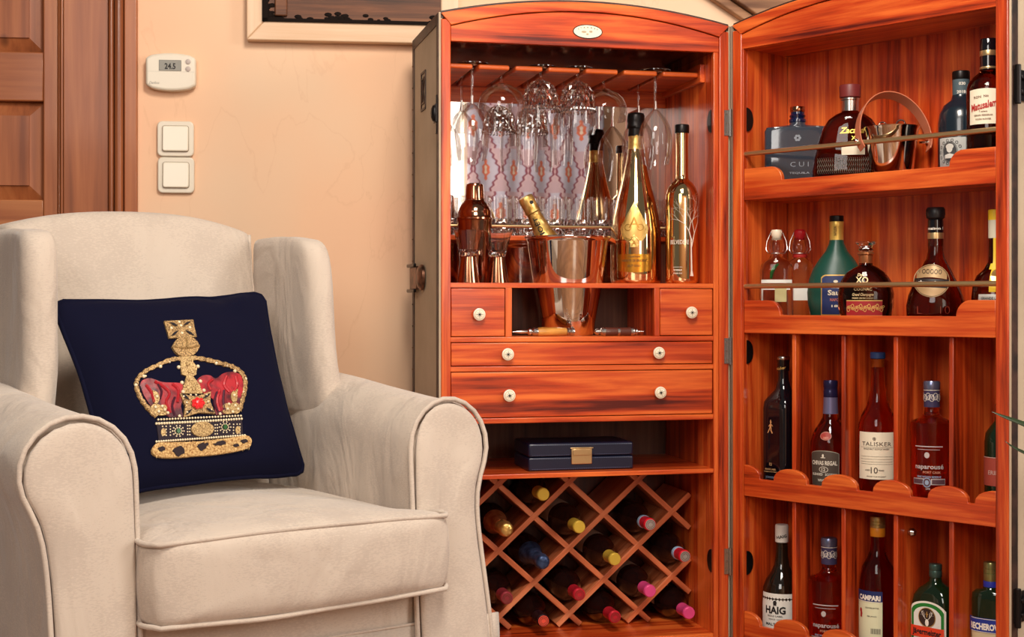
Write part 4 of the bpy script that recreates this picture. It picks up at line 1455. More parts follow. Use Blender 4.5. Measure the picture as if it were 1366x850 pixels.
put_text(mb, 'TEQUILA', s_, .004, b.z(233.5), .004, width=.045, off=.0008)
b.part('embossed_lettering', mb, mat('pale_glass_relief', S((150, 156, 164)), .25))

b = Bottle('rum_decanter', 'bell-shaped rum decanter with burgundy cork and woven band round its base', 1134, .080, ZT1,
           [(50, None, 2.4, .48), (52, 230, 2.4, .48), (49, 210, 2.4, .48), (44, 190, 2.4, .48), (38, 172, 2.4, .5), (30, 160, 2.3, .6), (20, 153, 2, .8), (12, 150, 2, 1), (11, 147, 2, 1)], M['damber'], face=True, seg=44)
b.lathe('neck_sleeve', [(12, 149), (12.3, 135), (13.5, 134), (13.5, 132), (12, 131)], M['steel'])
b.lathe('cork', [(13.5, 131), (14.5, 130), (15, 116), (14, 114), (0, 113.5)], mat('burgundy_wood', S((112, 40, 40)), .45))
s_ = b.surf(flat=True); mb = MB()
wv = MB()
for j in range(7):
    for i in range(34):
        u = (i - 16.5) * .0044; v = b.z(232) + j * .0052
        hw_ = b.r(50) * .93
        if abs(u) > hw_: continue
        sg = 1 if j % 2 else -1
        wv.add([s_(u - .0016, v - .0022 * sg, .0004), s_(u - .0004, v - .0022 * sg - .0006, .0012), s_(u + .0018, v + .0022 * sg, .0012), s_(u + .0004, v + .0022 * sg + .0008, .0004)], [(0, 1, 2, 3)])
tag(b.part('woven_band', wv, mat('woven_straw', S((132, 118, 104)), .5)), kind='stuff')
patch(mb, s_, -.018, .031, b.z(209), b.z(193), 10, 3, .0012, 0)
b.part('label', mb, LAB, 40)
mb = MB(); put_text(mb, 'Zacapa', s_, .004, b.z(180), .013, width=.052, shear=.3, off=.0010); put_text(mb, 'XO', s_, .012, b.z(189), .0085, off=.0010)
b.part('gold_lettering', mb, mat('bright_gold_print', S((236, 206, 92)), .35, .3))

# steel ice bucket with a leather handle
b = Bottle('ice_bucket', 'small steel ice bucket with a tan leather loop handle', 1190, .075, ZT1, [(28, None), (36, 168)], None, cat='ice bucket', k=1, face=True)
b.lathe('body', [(0, 234), (25, 234), (27.5, 231), (34.5, 175), (36, 172), (36.5, 170), (34.5, 169.5), (33, 174), (26, 228), (0, 230)], M['chrome'], 44)
mb = MB()
zc = b.z(186); Rr = b.r(50)
pts = []
n_ = 26; vs = []
for i in range(n_ + 1):
    a = PI * (1.13 - 1.26 * i / n_)
    x, z = Rr * math.cos(a), zc + b.r(66) * math.sin(a) if math.sin(a) > 0 else zc + b.r(40) * math.sin(a)
    hw_ = .0125 + .003 * math.sin(PI * i / n_)
    th_ = .0012
    nx, nz = math.cos(a), math.sin(a)
    vs += [Matrix.Translation((.004, -.006, zc)) @ Matrix.Rotation(math.radians(24), 4, 'Z') @ Matrix.Rotation(math.radians(-20), 4, 'X') @ Vector(q_) for q_ in ((x - nx * th_, hw_, z - zc - nz * th_), (x - nx * th_, -hw_, z - zc - nz * th_), (x + nx * th_, -hw_, z - zc + nz * th_), (x + nx * th_, hw_, z - zc + nz * th_))]
mb.loft([vs[4 * i:4 * i + 4] for i in range(n_ + 1)])
mb.build('leather_handle', mat('tan_leather', S((196, 116, 84)), .45, coat=.15), b.root, smooth=40, fix=True, bevel=.0006)
for q in (-1, 1):
    mb = MB(); mb.lathe([(0, 0), (.005, .0005), (.0065, .004), (.0065, .009), (.003, .013), (.003, .026)], 16)
    zz = zc - .006
    mb.xf(lambda v: Matrix.Rotation(math.radians(24), 4, 'Z') @ Vector((q * (Rr + .006 - v.z), -.004 + v.x, zz + v.y))); mb.build('handle_pin', M['chrome'], b.root, fix=True)
for q, yy in ((-.020, .022), (.018, -.006)):
    mb = MB(); zz = b.z(168)
    mb.tube([(q + .0095 * math.cos(a), yy, zz + .011 * math.sin(a)) for a in [PI * i / 10 for i in range(11)]], .0016, 8)
    mb.build('ring_handle', M['chrome'], b.root)

b = Bottle('dark_rum_bottle', 'dark green rum bottle with an oval portrait label, behind the cream-labelled bottle', 1282, .112, ZT1,
           [(30, None), (32, 225), (32, 165), (30, 152), (24, 141), (14, 134), (11.5, 126), (11.5, 100)], mat('dark_teal_glass', S((22, 34, 44)), .22, coat=.4), k=.93)
b.lathe('neck_label', [(11.9, 128), (12, 107)], mat('slate_paper', S((74, 92, 100)), .6))
b.lathe('cap', [(12, 107), (12.4, 106), (12.4, 97), (11.5, 95.5), (0, 95)], M['black'])
s_ = b.surf(1268); mb = MB()
patch(mb, s_, -.028, .032, -.0 + .004, b.z(186), 14, 4, .0006)
b.part('label', mb, mat('silver_grey_label', S((188, 190, 186)), .6), 60)
mb = MB(); oval(mb, s_, 0, b.z(205), .0145, .019, .0016, 0); ringband(mb, s_, 0, b.z(205), .0165, .021, .001, .0016, 0)
for i in range(14):
    a = i * .449
    ringband(mb, s_, .023 * math.cos(a), b.z(205) + .024 * math.sin(a), .0032, .0032, .001, .0014, 0, 10)
b.part('portrait_ground', mb, mat('charcoal_print', S((66, 68, 70)), .6))
mb = MB(); oval(mb, s_, 0, b.z(201), .0062, .0078, .0022); patch(mb, s_, -.010, .010, b.z(213.5), lambda u: b.z(207) - abs(u) * .3, 6, 2, .0022); oval(mb, s_, 0, b.z(198), .0085, .006, .0018)
b.part('portrait', mb, mat('pale_print', S((216, 214, 206)), .6))
mb = MB(); sn = lsurf([(b.r(12), 0), (b.r(12), 1)], b.cam - .1); put_text(mb, '030', sn, .004, b.z(115), .006, off=.001); put_text(mb, '2018', sn, .002, b.z(126), .006, off=.001)
b.part('lettering', mb, M['white'])

b = Bottle('amber_rum_bottle', 'reddish amber rum bottle with a cream label, rightmost on the top door shelf', 1319, .055, ZT1,
           [(31, None), (32, 188), (32, 120), (30, 112), (22, 103), (14, 97), (12, 92), (12, 55)], M['damber'], k=.90)
b.lathe('capsule', [(12.6, 95), (12.8, 70), (12.8, 54), (12, 52.5), (0, 52)], M['blackgl'])
mb = MB(); mb.lathe(b.conv([(13, 75.5), (13.2, 75), (13.2, 69), (13, 68.5)]), 28); mb.lathe(b.conv([(13, 93), (13.2, 92.5), (13.2, 90.5), (13, 90)]), 28); b.part('gold_band', mb, M['brass'], 40)
s_ = b.surf(1312); mb = MB(); patch(mb, s_, -.030, .034, b.z(168.5), lambda u: b.z(123) + .002 * math.cos(u * 50), 14, 4, .0006); b.part('label', mb, LAB, 60)
mb = MB(); put_text(mb, 'Matusalem', s_, .001, b.z(148), .0135, width=.052, shear=.3, off=.0014, rot=.20, bold=.03); b.part('script_lettering', mb, M['redink'])
mb = MB(); put_text(mb, 'RON  No', s_, -.004, b.z(134), .005, off=.0014, rot=.1); put_text(mb, 'GRAN RESERVA', s_, 0, b.z(158), .0035, width=.036, off=.0014); put_text(mb, '7 solera', s_, .0, b.z(153), .0035, off=.0014); put_text(mb, 'SOLERA BLENDER', s_, 0, b.z(163), .003, width=.03, off=.0014); b.part('small_lettering', mb, mat('brown_ink', S((110, 78, 60)), .6))

# --- second shelf
for px, yl_, cap, lb_, hw, col in ((1036, .060, M['ivory'], 'clear swing-top bottle with a white stopper', 23, 0), (1067, .110, mat('red_stopper', S((196, 34, 44)), .35), 'clear swing-top bottle with a red stopper', 20, 1)):
    b = Bottle('swing_top_bottle', lb_, px, yl_, ZT2, [(hw, None, 2.8, .6), (hw, 362, 2.8, .6), (hw * .93, 354, 2.6, .6), (hw * .75, 349, 2.4, .7), (hw * .45, 345, 2, .9), (8.5, 341), (8.5, 337), (10.5, 334), (10.5, 326), (9, 322), (8, 318)], M['clear'], face=True, group='swing-top bottles')
    b.lathe('stopper', [(5, 321), (6.5, 316), (7.6, 314.5), (7.6, 308.5), (7, 307), (0, 306.5)] if not col else [(5, 321), (7, 316), (8.4, 313), (8.2, 309), (6, 306.5), (0, 306)], cap)
    mb = MB(); r_ = b.r(10.5)
    for q in (-1, 1):
        mb.tube([(q * r_ * .75, 0, b.z(310)), (q * r_ * 1.25, -.002, b.z(322)), (q * r_ * 1.4, -.004, b.z(333)), (q * r_ * 1.1, -.010, b.z(338))], .0011, 6)
    mb.tube([(r_ * 1.1 * math.cos(a), -r_ * 1.1 * math.sin(a) * -1 if False else r_ * 1.1 * math.sin(a), b.z(338.5)) for a in [PI + PI * i / 8 for i in range(9)]], .0011, 6)
    mb.tube([(-r_ * .75, 0, b.z(310)), (r_ * .75, 0, b.z(310))], .001, 6)
    tag(b.part('wire_bail', mb, M['steel'], 60), kind='stuff')
    s_ = b.surf(flat=True); mb = MB()
    if not col:
        patch(mb, s_, -.034, .034, b.z(378), b.z(373.5), 12, 1, .0006)
        patch(mb, s_, -.034, .030, b.z(387), b.z(383), 12, 1, .0006); patch(mb, s_, -.034, -.030, b.z(406), b.z(387), 1, 4, .0006)
        b.part('label', mb, LABW, 60)
        mb = MB(); patch(mb, s_, -.004, .022, b.z(403), b.z(385), 8, 3, .0010); b.part('small_label', mb, mat('olive_label', S((196, 186, 134)), .6), 60)
        mb = MB(); pts = [(-.012, .000, b.z(372)), (-.010, -.002, b.z(364)), (-.003, 0, b.z(356)), (.004, .001, b.z(353))]; mb.tube(pts, [.0025, .004, .004, .002], 8); b.part('herb_sprig', mb, GRN, 60)
    else:
        patch(mb, s_, -.020, .028, b.z(401), b.z(380), 10, 3, .0006); b.part('label', mb, LABW, 60)
        mb = MB(); mb.lathe(b.conv([(9.4, 344), (10, 343), (10, 340), (9.4, 339)]), 20); b.part('red_string', mb, M['redink'], 60)

b = Bottle('green_brandy_bottle', 'round-bodied frosted green brandy bottle with a gold neck and navy label', 1116, .094, ZT2,
           [(30, None, 2, .5), (35, 425, 2, .5), (39.5, 405, 2, .5), (40.5, 390, 2, .5), (38, 373, 2, .5), (32, 358, 2, .55), (24, 346, 2, .6), (15, 335, 2, .8), (10.5, 325, 2, 1), (9.5, 318, 2, 1), (9.5, 300, 2, 1)], M['frost'], face=True, seg=44)
b.lathe('gold_neck_foil', [(9.9, 323), (9.9, 304), (10.2, 303), (10.2, 297), (9.9, 296)], mat('gold_neck_label', S((222, 188, 96)), .35, .5))
b.lathe('cap', [(9.6, 296), (9.8, 295), (9.8, 289), (9, 288), (0, 287.8)], M['black'])
s_ = b.surf(flat=True)
mb = MB(); patch(mb, s_, -.0335, .0335, b.z(421), lambda u: b.z(367) - max(0, abs(u) - .027) * .9, 16, 8, .0008); b.part('label_border', mb, M['goldink'], 60)
mb = MB(); patch(mb, s_, -.0315, .0315, b.z(419.5), lambda u: b.z(368.5) - max(0, abs(u) - .0255) * .9, 16, 8, .0016); b.part('label', mb, NVY, 60)
mb = MB(); put_text(mb, 'Sauval', s_, .004, b.z(394), .011, width=.046, off=.0024, bold=.03); put_text(mb, 'Armagnac', s_, .004, b.z(385), .005, off=.0024); put_text(mb, '1865', s_, .004, b.z(410), .005, width=.03, off=.0024); oval(mb, s_, -.002, b.z(376), .005, .003, .0024)
b.part('lettering', mb, LAB)
mb = MB(); put_text(mb, 'NAPOLEON', s_, .004, b.z(402), .006, width=.036, off=.0024); b.part('red_lettering', mb, mat('salmon_print', S((196, 110, 96)), .5))
mb = MB(); sn = lsurf([(b.r(10), 0), (b.r(10), 1)], b.cam); put_text(mb, 'NAPOLEON', sn, .0, b.z(309), .006, width=.020, rot=PI / 2, off=.001); b.part('neck_lettering', mb, mat('dark_gold_print', S((120, 90, 30)), .5))

b = Bottle('cognac_decanter', 'squat round cognac decanter with a glass stopper and red-and-gold label', 1155, .050, ZT2,
           [(29, None, 2, .58), (34, 428, 2, .58), (38, 410, 2, .58), (38.5, 392, 2, .58), (35, 376, 2, .6), (27, 364, 2, .65), (16, 357, 2, .8), (9.5, 354, 2, 1), (9, 345, 2, 1), (9, 342, 2, 1)], M['damber'], face=True, seg=44)
b.lathe('neck_collar', [(9.2, 352), (9.5, 351), (9.5, 341), (11.5, 339.5), (11.5, 337), (9, 336)], mat('bronze_collar', S((170, 110, 70)), .3, .7))
b.lathe('glass_stopper', [(8, 336), (11, 334), (9, 331), (11, 327), (14.5, 324.5), (14.5, 323), (10, 322.5), (0, 323)], M['crystal'], 20, 25)
s_ = b.surf(flat=True)
mb = MB(); patch(mb, s_, -.040, .034, b.z(421), b.z(402), 16, 4, .0008); b.part('label', mb, mat('crimson_label', S((156, 30, 36)), .5), 60)
mb = MB(); patch(mb, s_, -.040, .034, b.z(423.5), b.z(421), 14, 1, .0010); patch(mb, s_, -.040, .034, b.z(402), b.z(400.8), 14, 1, .0010)
for i in range(9):
    u = -.036 + i * .0085
    ringband(mb, s_, u, b.z(411) + (.002 if i % 2 else -.002), .0036, .0065, .0012, .0016); oval(mb, s_, u, b.z(411), .0014, .0024, .0016, 0, 8)
    ringband(mb, s_, u + .004, b.z(411) - (.003 if i % 2 else -.003), .0024, .0024, .0009, .0016)
b.part('gold_ornament', mb, mat('light_gold_print', S((226, 186, 108)), .4, .3))
mb = MB(); put_text(mb, 'XO', s_, -.008, b.z(378), .013, width=.026, off=.0014); put_text(mb, 'Dor', s_, -.010, b.z(369), .006, off=.0014, shear=.3); put_text(mb, 'Grand Champagne', s_, -.006, b.z(395), .0058, width=.044, shear=.3, off=.0014); put_text(mb, 'PREMIER CRU DU COGNAC', s_, -.006, b.z(399), .003, width=.044, off=.0014); put_text(mb, 'COGNAC', s_, -.006, b.z(388), .006, off=.0014)
b.part('gold_lettering', mb, mat('soft_gold_print', S((226, 200, 150)), .4, .2))

b = Bottle('old_rum_decanter', 'wide-based dark amber bottle with a round black stopper', 1248, .078, ZT2,
           [(35, None, 2, .75), (39.5, 428, 2, .75), (40, 408, 2, .75), (37, 394, 2, .75), (30, 378, 2, .8), (21, 360, 2, .9), (12.5, 345, 2, 1), (10.5, 335, 2, 1), (10.5, 318, 2, 1)], M['damber'], face=True, seg=44)
b.lathe('clear_neck', [(10.8, 329), (10.8, 319)], M['thin'])
b.lathe('gold_neck_band', [(11.2, 319), (11.3, 312), (11.2, 311)], M['brass'])
b.lathe('black_neck_label', [(10.9, 311), (10.9, 294)], M['blackgl'])
b.lathe('stopper', [(9, 294), (12.3, 291), (13.3, 286), (13, 280), (11, 277), (0, 276.5)], mat('black_rubber', S((26, 24, 28)), .4))
s_ = b.surf(flat=True)
def rot_s(s0, u0, v0, a): return lambda u, v, off: s0(u0 + u * math.cos(a) - v * math.sin(a), v0 + u * math.sin(a) + v * math.cos(a), off)
s2 = rot_s(s_, -.008, b.z(375), -.05)
mb = MB(); ringband(mb, s2, 0, 0, .036, .034, .0012, .0014, 0, 32)
patch(mb, s2, -.030, .030, lambda u: .004 + .003 * math.cos(u * 52), lambda u: .0335 * math.sqrt(max(0, 1 - (u / .036) ** 2)), 16, 6, .0010); patch(mb, s2, -.030, .030, lambda u: -.0330 * math.sqrt(max(0, 1 - (u / .036) ** 2)), -.014, 16, 4, .0010)
b.part('label', mb, mat('tan_gold_label', S((186, 154, 112)), .45, .2), 60)
mb = MB()
for u in (-.016, -.008, 0, .008, .016):
    ringband(mb, s2, u, .019, .0034, .0048, .0011, .0018)
ringband(mb, s2, 0, 0, .0345, .0325, .0008, .0018, 0, 32)
patch(mb, s2, -.034, .034, -.014, .004, 14, 3, .0012)
b.part('label_ornament', mb, mat('black_print', S((40, 30, 28)), .5))
mb = MB(); put_text(mb, 'rhum vieux', s2, 0, -.007, .007, width=.052, off=.0022, bold=.03); b.part('label_lettering', mb, M['white'])
mb = MB(); put_text(mb, 'L    10', s_, -.004, b.z(419), .017, width=.064, off=.0007, bold=-.03); b.part('embossed_number', mb, mat('amber_relief', S((170, 70, 50)), .2, coat=.5))
mb = MB(); sn = lsurf([(b.r(11), 0), (b.r(11), 1)], b.cam); put_text(mb, 'maison 1', sn, 0, b.z(307), .0055, width=.034, off=.0008); b.part('neck_lettering', mb, M['white'])

b = Bottle('yellow_ribbon_bottle', 'dark bottle with a yellow cap and ribbon, rightmost on the second door shelf', 1327, .078, ZT2,
           [(30, None), (34, 425), (35, 400), (33, 380), (27, 368), (17, 360), (10, 350), (9, 335), (9, 318)], M['damber'], k=.86)
YR = mat('yellow_ribbon', S((234, 196, 44)), .45)
b.lathe('neck_label', [(9.6, 318), (9.8, 294)], mat('greyish_label', S((206, 200, 178)), .5))
b.lathe('cap', [(9.9, 294), (10, 293), (10, 281), (9, 280), (0, 280)], YR)
mb = MB(); s_ = b.surf(1326)
patch(mb, s_, -.009, .014, b.z(352), b.z(318), 6, 8, .0010); patch(mb, s_, -.010, .018, b.z(390), b.z(350), 8, 10, .0012); b.part('ribbon', mb, YR, 60)
mb = MB(); patch(mb, s_, -.020, .03, b.z(360), b.z(352), 10, 3, .0018); b.part('ribbon_band', mb, YR, 60)
mb = MB(); oval(mb, s_, .004, b.z(369), .012, .013, .0026); b.part('wax_seal', mb, M['goldr'])
mb = MB(); patch(mb, s_, -.032, .036, b.z(412), b.z(393), 14, 3, .0007); b.part('label', mb, LABW, 60)
mb = MB(); put_text(mb, 'GRANDE LIQUEUR', s_, 0, b.z(400), .005, width=.05, off=.0014); b.part('lettering', mb, mat('grey_ink', S((110, 110, 104)), .6))

# --- upper compartments
b = Bottle('black_whisky_bottle', 'square black whisky bottle with a small gold striding figure', 1045, .080, ZT3,
           [(26, None, 7, 1), (26.5, 640, 7, 1), (26.5, 545, 7, 1), (25.5, 536, 6, 1), (22, 530, 4, 1), (13, 520, 2.5, 1), (9.5, 508, 2, 1), (8.5, 495, 2, 1), (8.5, 476, 2, 1)], M['blackgl'], seg=48, k=.80)
b.lathe('neck_label', [(10.4, 495), (10.4, 484), (10.8, 483), (10.8, 476)], M['blackgl'])
b.lathe('cap_top', [(11, 480), (11.2, 479.5), (11.2, 477), (10.4, 475.5), (0, 475)], M['steel'])
s_ = b.surf(flat=True)
mb = MB()
def blob(pts): mb.add([s_(u * .001, b.z(570) + v * .001, .0006) for u, v in pts], [tuple(range(len(pts)))])
x_ = -8
blob([(x_ - 2, 12), (x_ + 3, 12), (x_ + 3, 14), (x_ + 1.6, 14), (x_ + 1.6, 18), (x_ - 1, 18), (x_ - 1, 14), (x_ - 2, 14)])
blob([(x_ - 1.2, 8), (x_ + 1.6, 8), (x_ + 2, 12), (x_ - 1, 12)])
blob([(x_ - 3, 0), (x_ + 2, 0), (x_ + 3.6, 7.6), (x_ - 2.4, 8)])
blob([(x_ - 3, 0), (x_ + 0, 0), (x_ - 4, -7), (x_ - 6.5, -12), (x_ - 9, -12), (x_ - 6, -6)])
blob([(x_ - 0, 0), (x_ + 2.4, 0), (x_ + 3, -6), (x_ + 6.5, -12), (x_ + 3.5, -13), (x_ - .4, -6)])
blob([(x_ + 3, 7), (x_ + 6, 3), (x_ + 6.8, 3.6), (x_ + 3.6, 8)]); blob([(x_ - 2.4, 8), (x_ - 6, 3), (x_ - 5, 2.4), (x_ - 2, 5)])
b.part('striding_figure', mb, mat('copper_gold_print', S((214, 156, 104)), .4, .2))
mb = MB(); put_text(mb, '12', s_, -.008, b.z(620), .006, off=.0006); put_text(mb, 'BLACK LABEL', s_, -.008, b.z(626), .0035, width=.03, off=.0006); put_text(mb, 'BLENDED SCOTCH WHISKY', s_, -.008, b.z(629), .0024, width=.036, off=.0006)
b.part('gold_lettering', mb, mat('pale_gold_print', S((206, 160, 110)), .45))
mb = MB(); put_text(mb, 'JOHNNIE', s_, -.008, b.z(637), .005, width=.028, off=.0006); put_text(mb, 'WALKER', s_, -.008, b.z(643), .005, width=.024, off=.0006); b.part('blue_grey_lettering', mb, mat('blue_grey_print', S((110, 120, 140)), .5))
mb = MB(); sn = lsurf([(b.r(10.8), 0), (b.r(10.8), 1)], -PI / 2 + .2); put_text(mb, 'Walker', sn, 0, b.z(493), .006, width=.026, shear=.3, rot=.2, off=.0008); b.part('neck_script', mb, M['goldink'])

b = Bottle('blended_whisky_bottle', 'round-shouldered amber whisky bottle with an arched dark label and silver-blue neck', 1108, .080, ZT3,
           [(29, None), (30, 640), (31, 605), (30, 590), (26, 577), (18, 566), (12, 557), (10.5, 548), (10, 536)], M['amber'], k=.88)
b.lathe('neck_label', [(11.6, 552), (11, 541), (10.6, 530)], mat('silver_blue_foil', S((128, 128, 168)), .3, .6))
b.lathe('capsule', [(10.7, 530), (10.9, 529), (10.9, 522), (10.5, 521), (10.5, 517), (10.9, 516), (10.9, 509), (10, 507.5), (0, 507)], mat('dark_blue_capsule', S((36, 34, 70)), .25, .4))
s_ = b.surf(1099)
hi_ = lambda u: b.z(606) + .010 * math.sqrt(max(0, 1 - (u / .036) ** 2))
mb = MB(); patch(mb, s_, -.034, .034, .004, lambda u: hi_(u) + .0014, 16, 6, .0006); b.part('label_border', mb, mat('silver_print', S((176, 170, 150)), .4, .4), 60)
mb = MB(); patch(mb, s_, -.0325, .0325, .005, hi_, 16, 6, .0012); b.part('label', mb, mat('dark_taupe_label', S((76, 66, 58)), .5), 60)
mb = MB(); put_text(mb, 'CHIVAS REGAL', s_, 0, b.z(618), .0088, width=.058, off=.002, bold=.03); put_text(mb, 'BLENDED   SCOTCH', s_, 0, b.z(632), .005, width=.056, off=.002); put_text(mb, 'WHISKY', s_, 0, b.z(640), .0055, width=.028, off=.002); ringband(mb, s_, 0, b.z(624), .010, .0065, .001, .002); put_text(mb, '12', s_, 0, b.z(626), .007, off=.0022)
oval(mb, s_, -.001, b.z(606), .0022, .004, .002); patch(mb, s_, -.006, .004, b.z(609), b.z(608), 3, 1, .002)
b.part('lettering', mb, mat('silver_lettering', S((222, 216, 200)), .5))
s3 = b.surf(1101)
mb = MB(); oval(mb, s3, 0, b.z(580), .014, .009, .0010); b.part('shoulder_oval', mb, mat('red_brown_oval', S((160, 52, 44)), .45))
mb = MB(); ringband(mb, s3, 0, b.z(580), .014, .009, .0008, .0014); put_text(mb, '1801', s3, 0, b.z(584), .005, off=.0014); b.part('oval_print', mb, mat('rose_print', S((214, 150, 130)), .5))

b = Bottle('single_malt_bottle', 'whisky bottle with blue-topped cork and large cream label, middle upper compartment', 1171, .080, ZT3,
           [(27, None), (28, 645), (28, 580), (27, 566), (23, 554), (17, 543), (13.5, 533), (12.5, 528), (10.8, 518), (9.5, 500), (9.2, 480), (10.3, 478)], M['amber'], k=.93)
b.lathe('cork', [(8.0, 490), (8.2, 479)], mat('cork', S((206, 160, 112)), .8))
b.lathe('cap', [(10.4, 478.5), (10.8, 478), (10.8, 471), (10, 470), (0, 469.8)], mat('blue_cap', S((44, 78, 136)), .4))
s_ = b.surf(1169)
mb = MB(); patch(mb, s_, -.043, .043, b.z(637), b.z(575), 22, 3, .0006); b.part('label', mb, LAB, 60)
mb = MB(); put_text(mb, 'TALISKER', s_, .000, b.z(593), .0085, width=.064, off=.0012, bold=0); put_text(mb, '10', s_, -.004, b.z(629), .013, off=.0012, bold=.01); put_text(mb, 'AGED              YEARS', s_, -.004, b.z(626), .003, width=.040, off=.0012)
put_text(mb, 'SINGLE MALT SCOTCH WHISKY', s_, 0, b.z(598), .003, width=.056, off=.0012)
ringband(mb, s_, -.004, b.z(583.5), .0034, .0034, .001, .0012); oval(mb, s_, -.004, b.z(583.5), .0014, .0014, .0012); put_text(mb, 'FROM THE OLDEST', s_, 0, b.z(634), .0022, width=.04, off=.0012)
for q in (595, 607, 610.5, 614, 617):
    patch(mb, s_, -.036, .036, b.z(q) - .0003, b.z(q) + .0002, 10, 1, .0011)
b.part('lettering', mb, mat('warm_grey_ink', S((84, 74, 66)), .6))

def port_bottle(px, lab, zb, y0, shift):
    b = Bottle('port_cask_bottle', lab, px, .080, zb, [(30, None), (32, 655 + y0), (33, 572 + y0), (32, 563 + y0), (26, 560 + y0), (17, 557 + y0), (12, 552 + y0), (10.5, 545 + y0), (10.5, 536 + y0)], M['amber'], k=.86, group='matching port cask bottles')
    b.lathe('neck_sleeve', [(12.2, 543 + y0), (12.2, 520 + y0)], mat('navy_sleeve', S((70, 66, 100)), .3, .3))
    b.lathe('cap', [(12.4, 520 + y0), (12.8, 519 + y0), (12.8, 510.5 + y0), (11.6, 508.5 + y0), (0, 508 + y0)], mat('silver_blue_cap', S((120, 128, 160)), .25, .7))
    sn = lsurf([(b.r(12.2), 0), (b.r(12.2), 1)], b.cam)
    mb = MB()
    for i in range(-3, 4):
        ringband(mb, sn, i * .0075, b.z(530 + y0) + (.002 if i % 2 else -.001), .0052, .0075, .0009, .0008, 0, 14)
        ringband(mb, sn, i * .0075 + .002, b.z(530 + y0), .0028, .0045, .0008, .0008, 0, 12)
    patch(mb, sn, -.022, .022, b.z(520 + y0) - .0012, b.z(520 + y0) - .0002, 12, 1, .0008)
    b.part('sleeve_scrolls', mb, M['white'])
    s_ = b.surf(px - 5 + shift)
    mb = MB()
    put_text(mb, 'naparousé', s_, .002, b.z(623 + y0), .0095, width=.060, off=.0008, bold=.02)
    patch(mb, s_, -.028, .030, b.z(594.3 + y0), b.z(593 + y0), 12, 1, .0008); patch(mb, s_, -.022, .024, b.z(598 + y0), b.z(597.4 + y0), 12, 1, .0008)
    oval(mb, s_, -.002, b.z(605 + y0), .0052, .0062, .0008); put_text(mb, '24%', s_, 0, b.z(650.5 + y0), .004, off=.0008)
    patch(mb, s_, -.034, -.008, b.z(644 + y0), b.z(636 + y0), 6, 1, .0006); patch(mb, s_, .006, .036, b.z(644 + y0), b.z(636 + y0), 6, 1, .0006)
    b.part('silver_print', mb, mat('silver_letter', S((200, 190, 186)), .4, .2))
    mb = MB(); patch(mb, s_, -.033, -.010, b.z(643 + y0), b.z(637 + y0), 6, 1, .0010); patch(mb, s_, .008, .035, b.z(643 + y0), b.z(637 + y0), 6, 1, .0010); oval(mb, s_, -.002, b.z(641 + y0), .0078, .0095, .0014); b.part('ribbon_band', mb, mat('slate_rose', S((92, 62, 70)), .5))
    mb = MB(); ringband(mb, s_, -.002, b.z(641 + y0), .0085, .0100, .0016, .0018); oval(mb, s_, -.002, b.z(641 + y0), .004, .005, .0018); put_text(mb, 'FINE WOOD RESERVE', s_, .002, b.z(635 + y0), .0042, width=.050, off=.0008); b.part('pale_blue_print', mb, mat('ice_blue_print', S((150, 166, 190)), .4))
    mb = MB(); put_text(mb, 'PORT CASK', s_, .008, b.z(629 + y0), .0045, width=.036, off=.0008); b.part('copper_lettering', mb, mat('copper_print', S((206, 140, 110)), .4))
port_bottle(1243, 'amber bottle with scrolled silver neck sleeve, in the upper compartment row', ZT3, 0, 0)

b = Bottle('half_hidden_bottle', 'dark bottle with a terracotta label half hidden by the right edge of the door', 1335, .082, ZT3,
           [(23, None), (24, 660), (24, 590), (22, 578), (16, 570), (9, 562), (8, 548)], M['greengl'], k=.88)
b.lathe('cap', [(9, 556), (9.2, 540), (0, 539)], M['steel'])
s_ = b.surf(1326); mb = MB(); patch(mb, s_, -.034, .034, b.z(647), b.z(609), 14, 3, .0006); b.part('label', mb, mat('terracotta_label', S((160, 66, 52)), .55), 60)
mb = MB(); put_text(mb, 'ERIN', s_, .000, b.z(632), .008, off=.0012); patch(mb, s_, -.03, .03, b.z(610), b.z(609), 10, 1, .0012); b.part('lettering', mb, mat('rose_grey_print', S((190, 150, 140)), .5))

# --- lower compartments
b = Bottle('white_label_whisky_bottle', 'dark whisky bottle with white screw cap and white label, lower left compartment', 1043, .080, ZT4,
           [(28, None), (29, 840), (29, 795), (27.5, 783), (23, 772), (16, 763), (11.5, 754), (9.5, 742), (9, 724)], mat('brown_black_glass', S((30, 22, 14)), .05, trans=.3, coat=.5), k=.90)
b.lathe('cap', [(9.6, 723), (9.9, 722), (9.9, 702), (9.2, 700), (0, 699.5)], LABW)
s_ = b.surf(1034)
mb = MB(); patch(mb, s_, -.040, .040, b.z(839), b.z(788), 20, 3, .0006); b.part('label', mb, LABW, 60)
mb = MB(); put_text(mb, 'HAIG', s_, 0, b.z(814), .0155, width=.048, off=.0012, bold=.04); oval(mb, s_, 0, b.z(800), .0042, .0055, .0012); patch(mb, s_, -.004, .004, b.z(803.5), b.z(802.5), 2, 1, .0012)
put_text(mb, 'GOLD LABEL', s_, 0, b.z(818.5), .0036, width=.036, off=.0012); put_text(mb, 'MALTMAN', s_, 0, b.z(830), .0058, width=.046, off=.0012); put_text(mb, 'SINCE 1627', s_, 0, b.z(822.5), .0025, width=.03, off=.0012); put_text(mb, 'BLENDED', s_, 0, b.z(836), .0028, off=.0012)
b.part('lettering', mb, M['ink'])
mb = MB(); sn = lsurf([(b.r(9.9), 0), (b.r(9.9), 1)], b.cam); put_text(mb, 'HAIG', sn, 0, b.z(717), .0065, width=.024, rot=.2, off=.0008, bold=.03); b.part('cap_lettering', mb, M['ink'])

port_bottle(1106, 'amber bottle with scrolled silver neck sleeve, in the lower compartment row', ZT4, 209, -1)

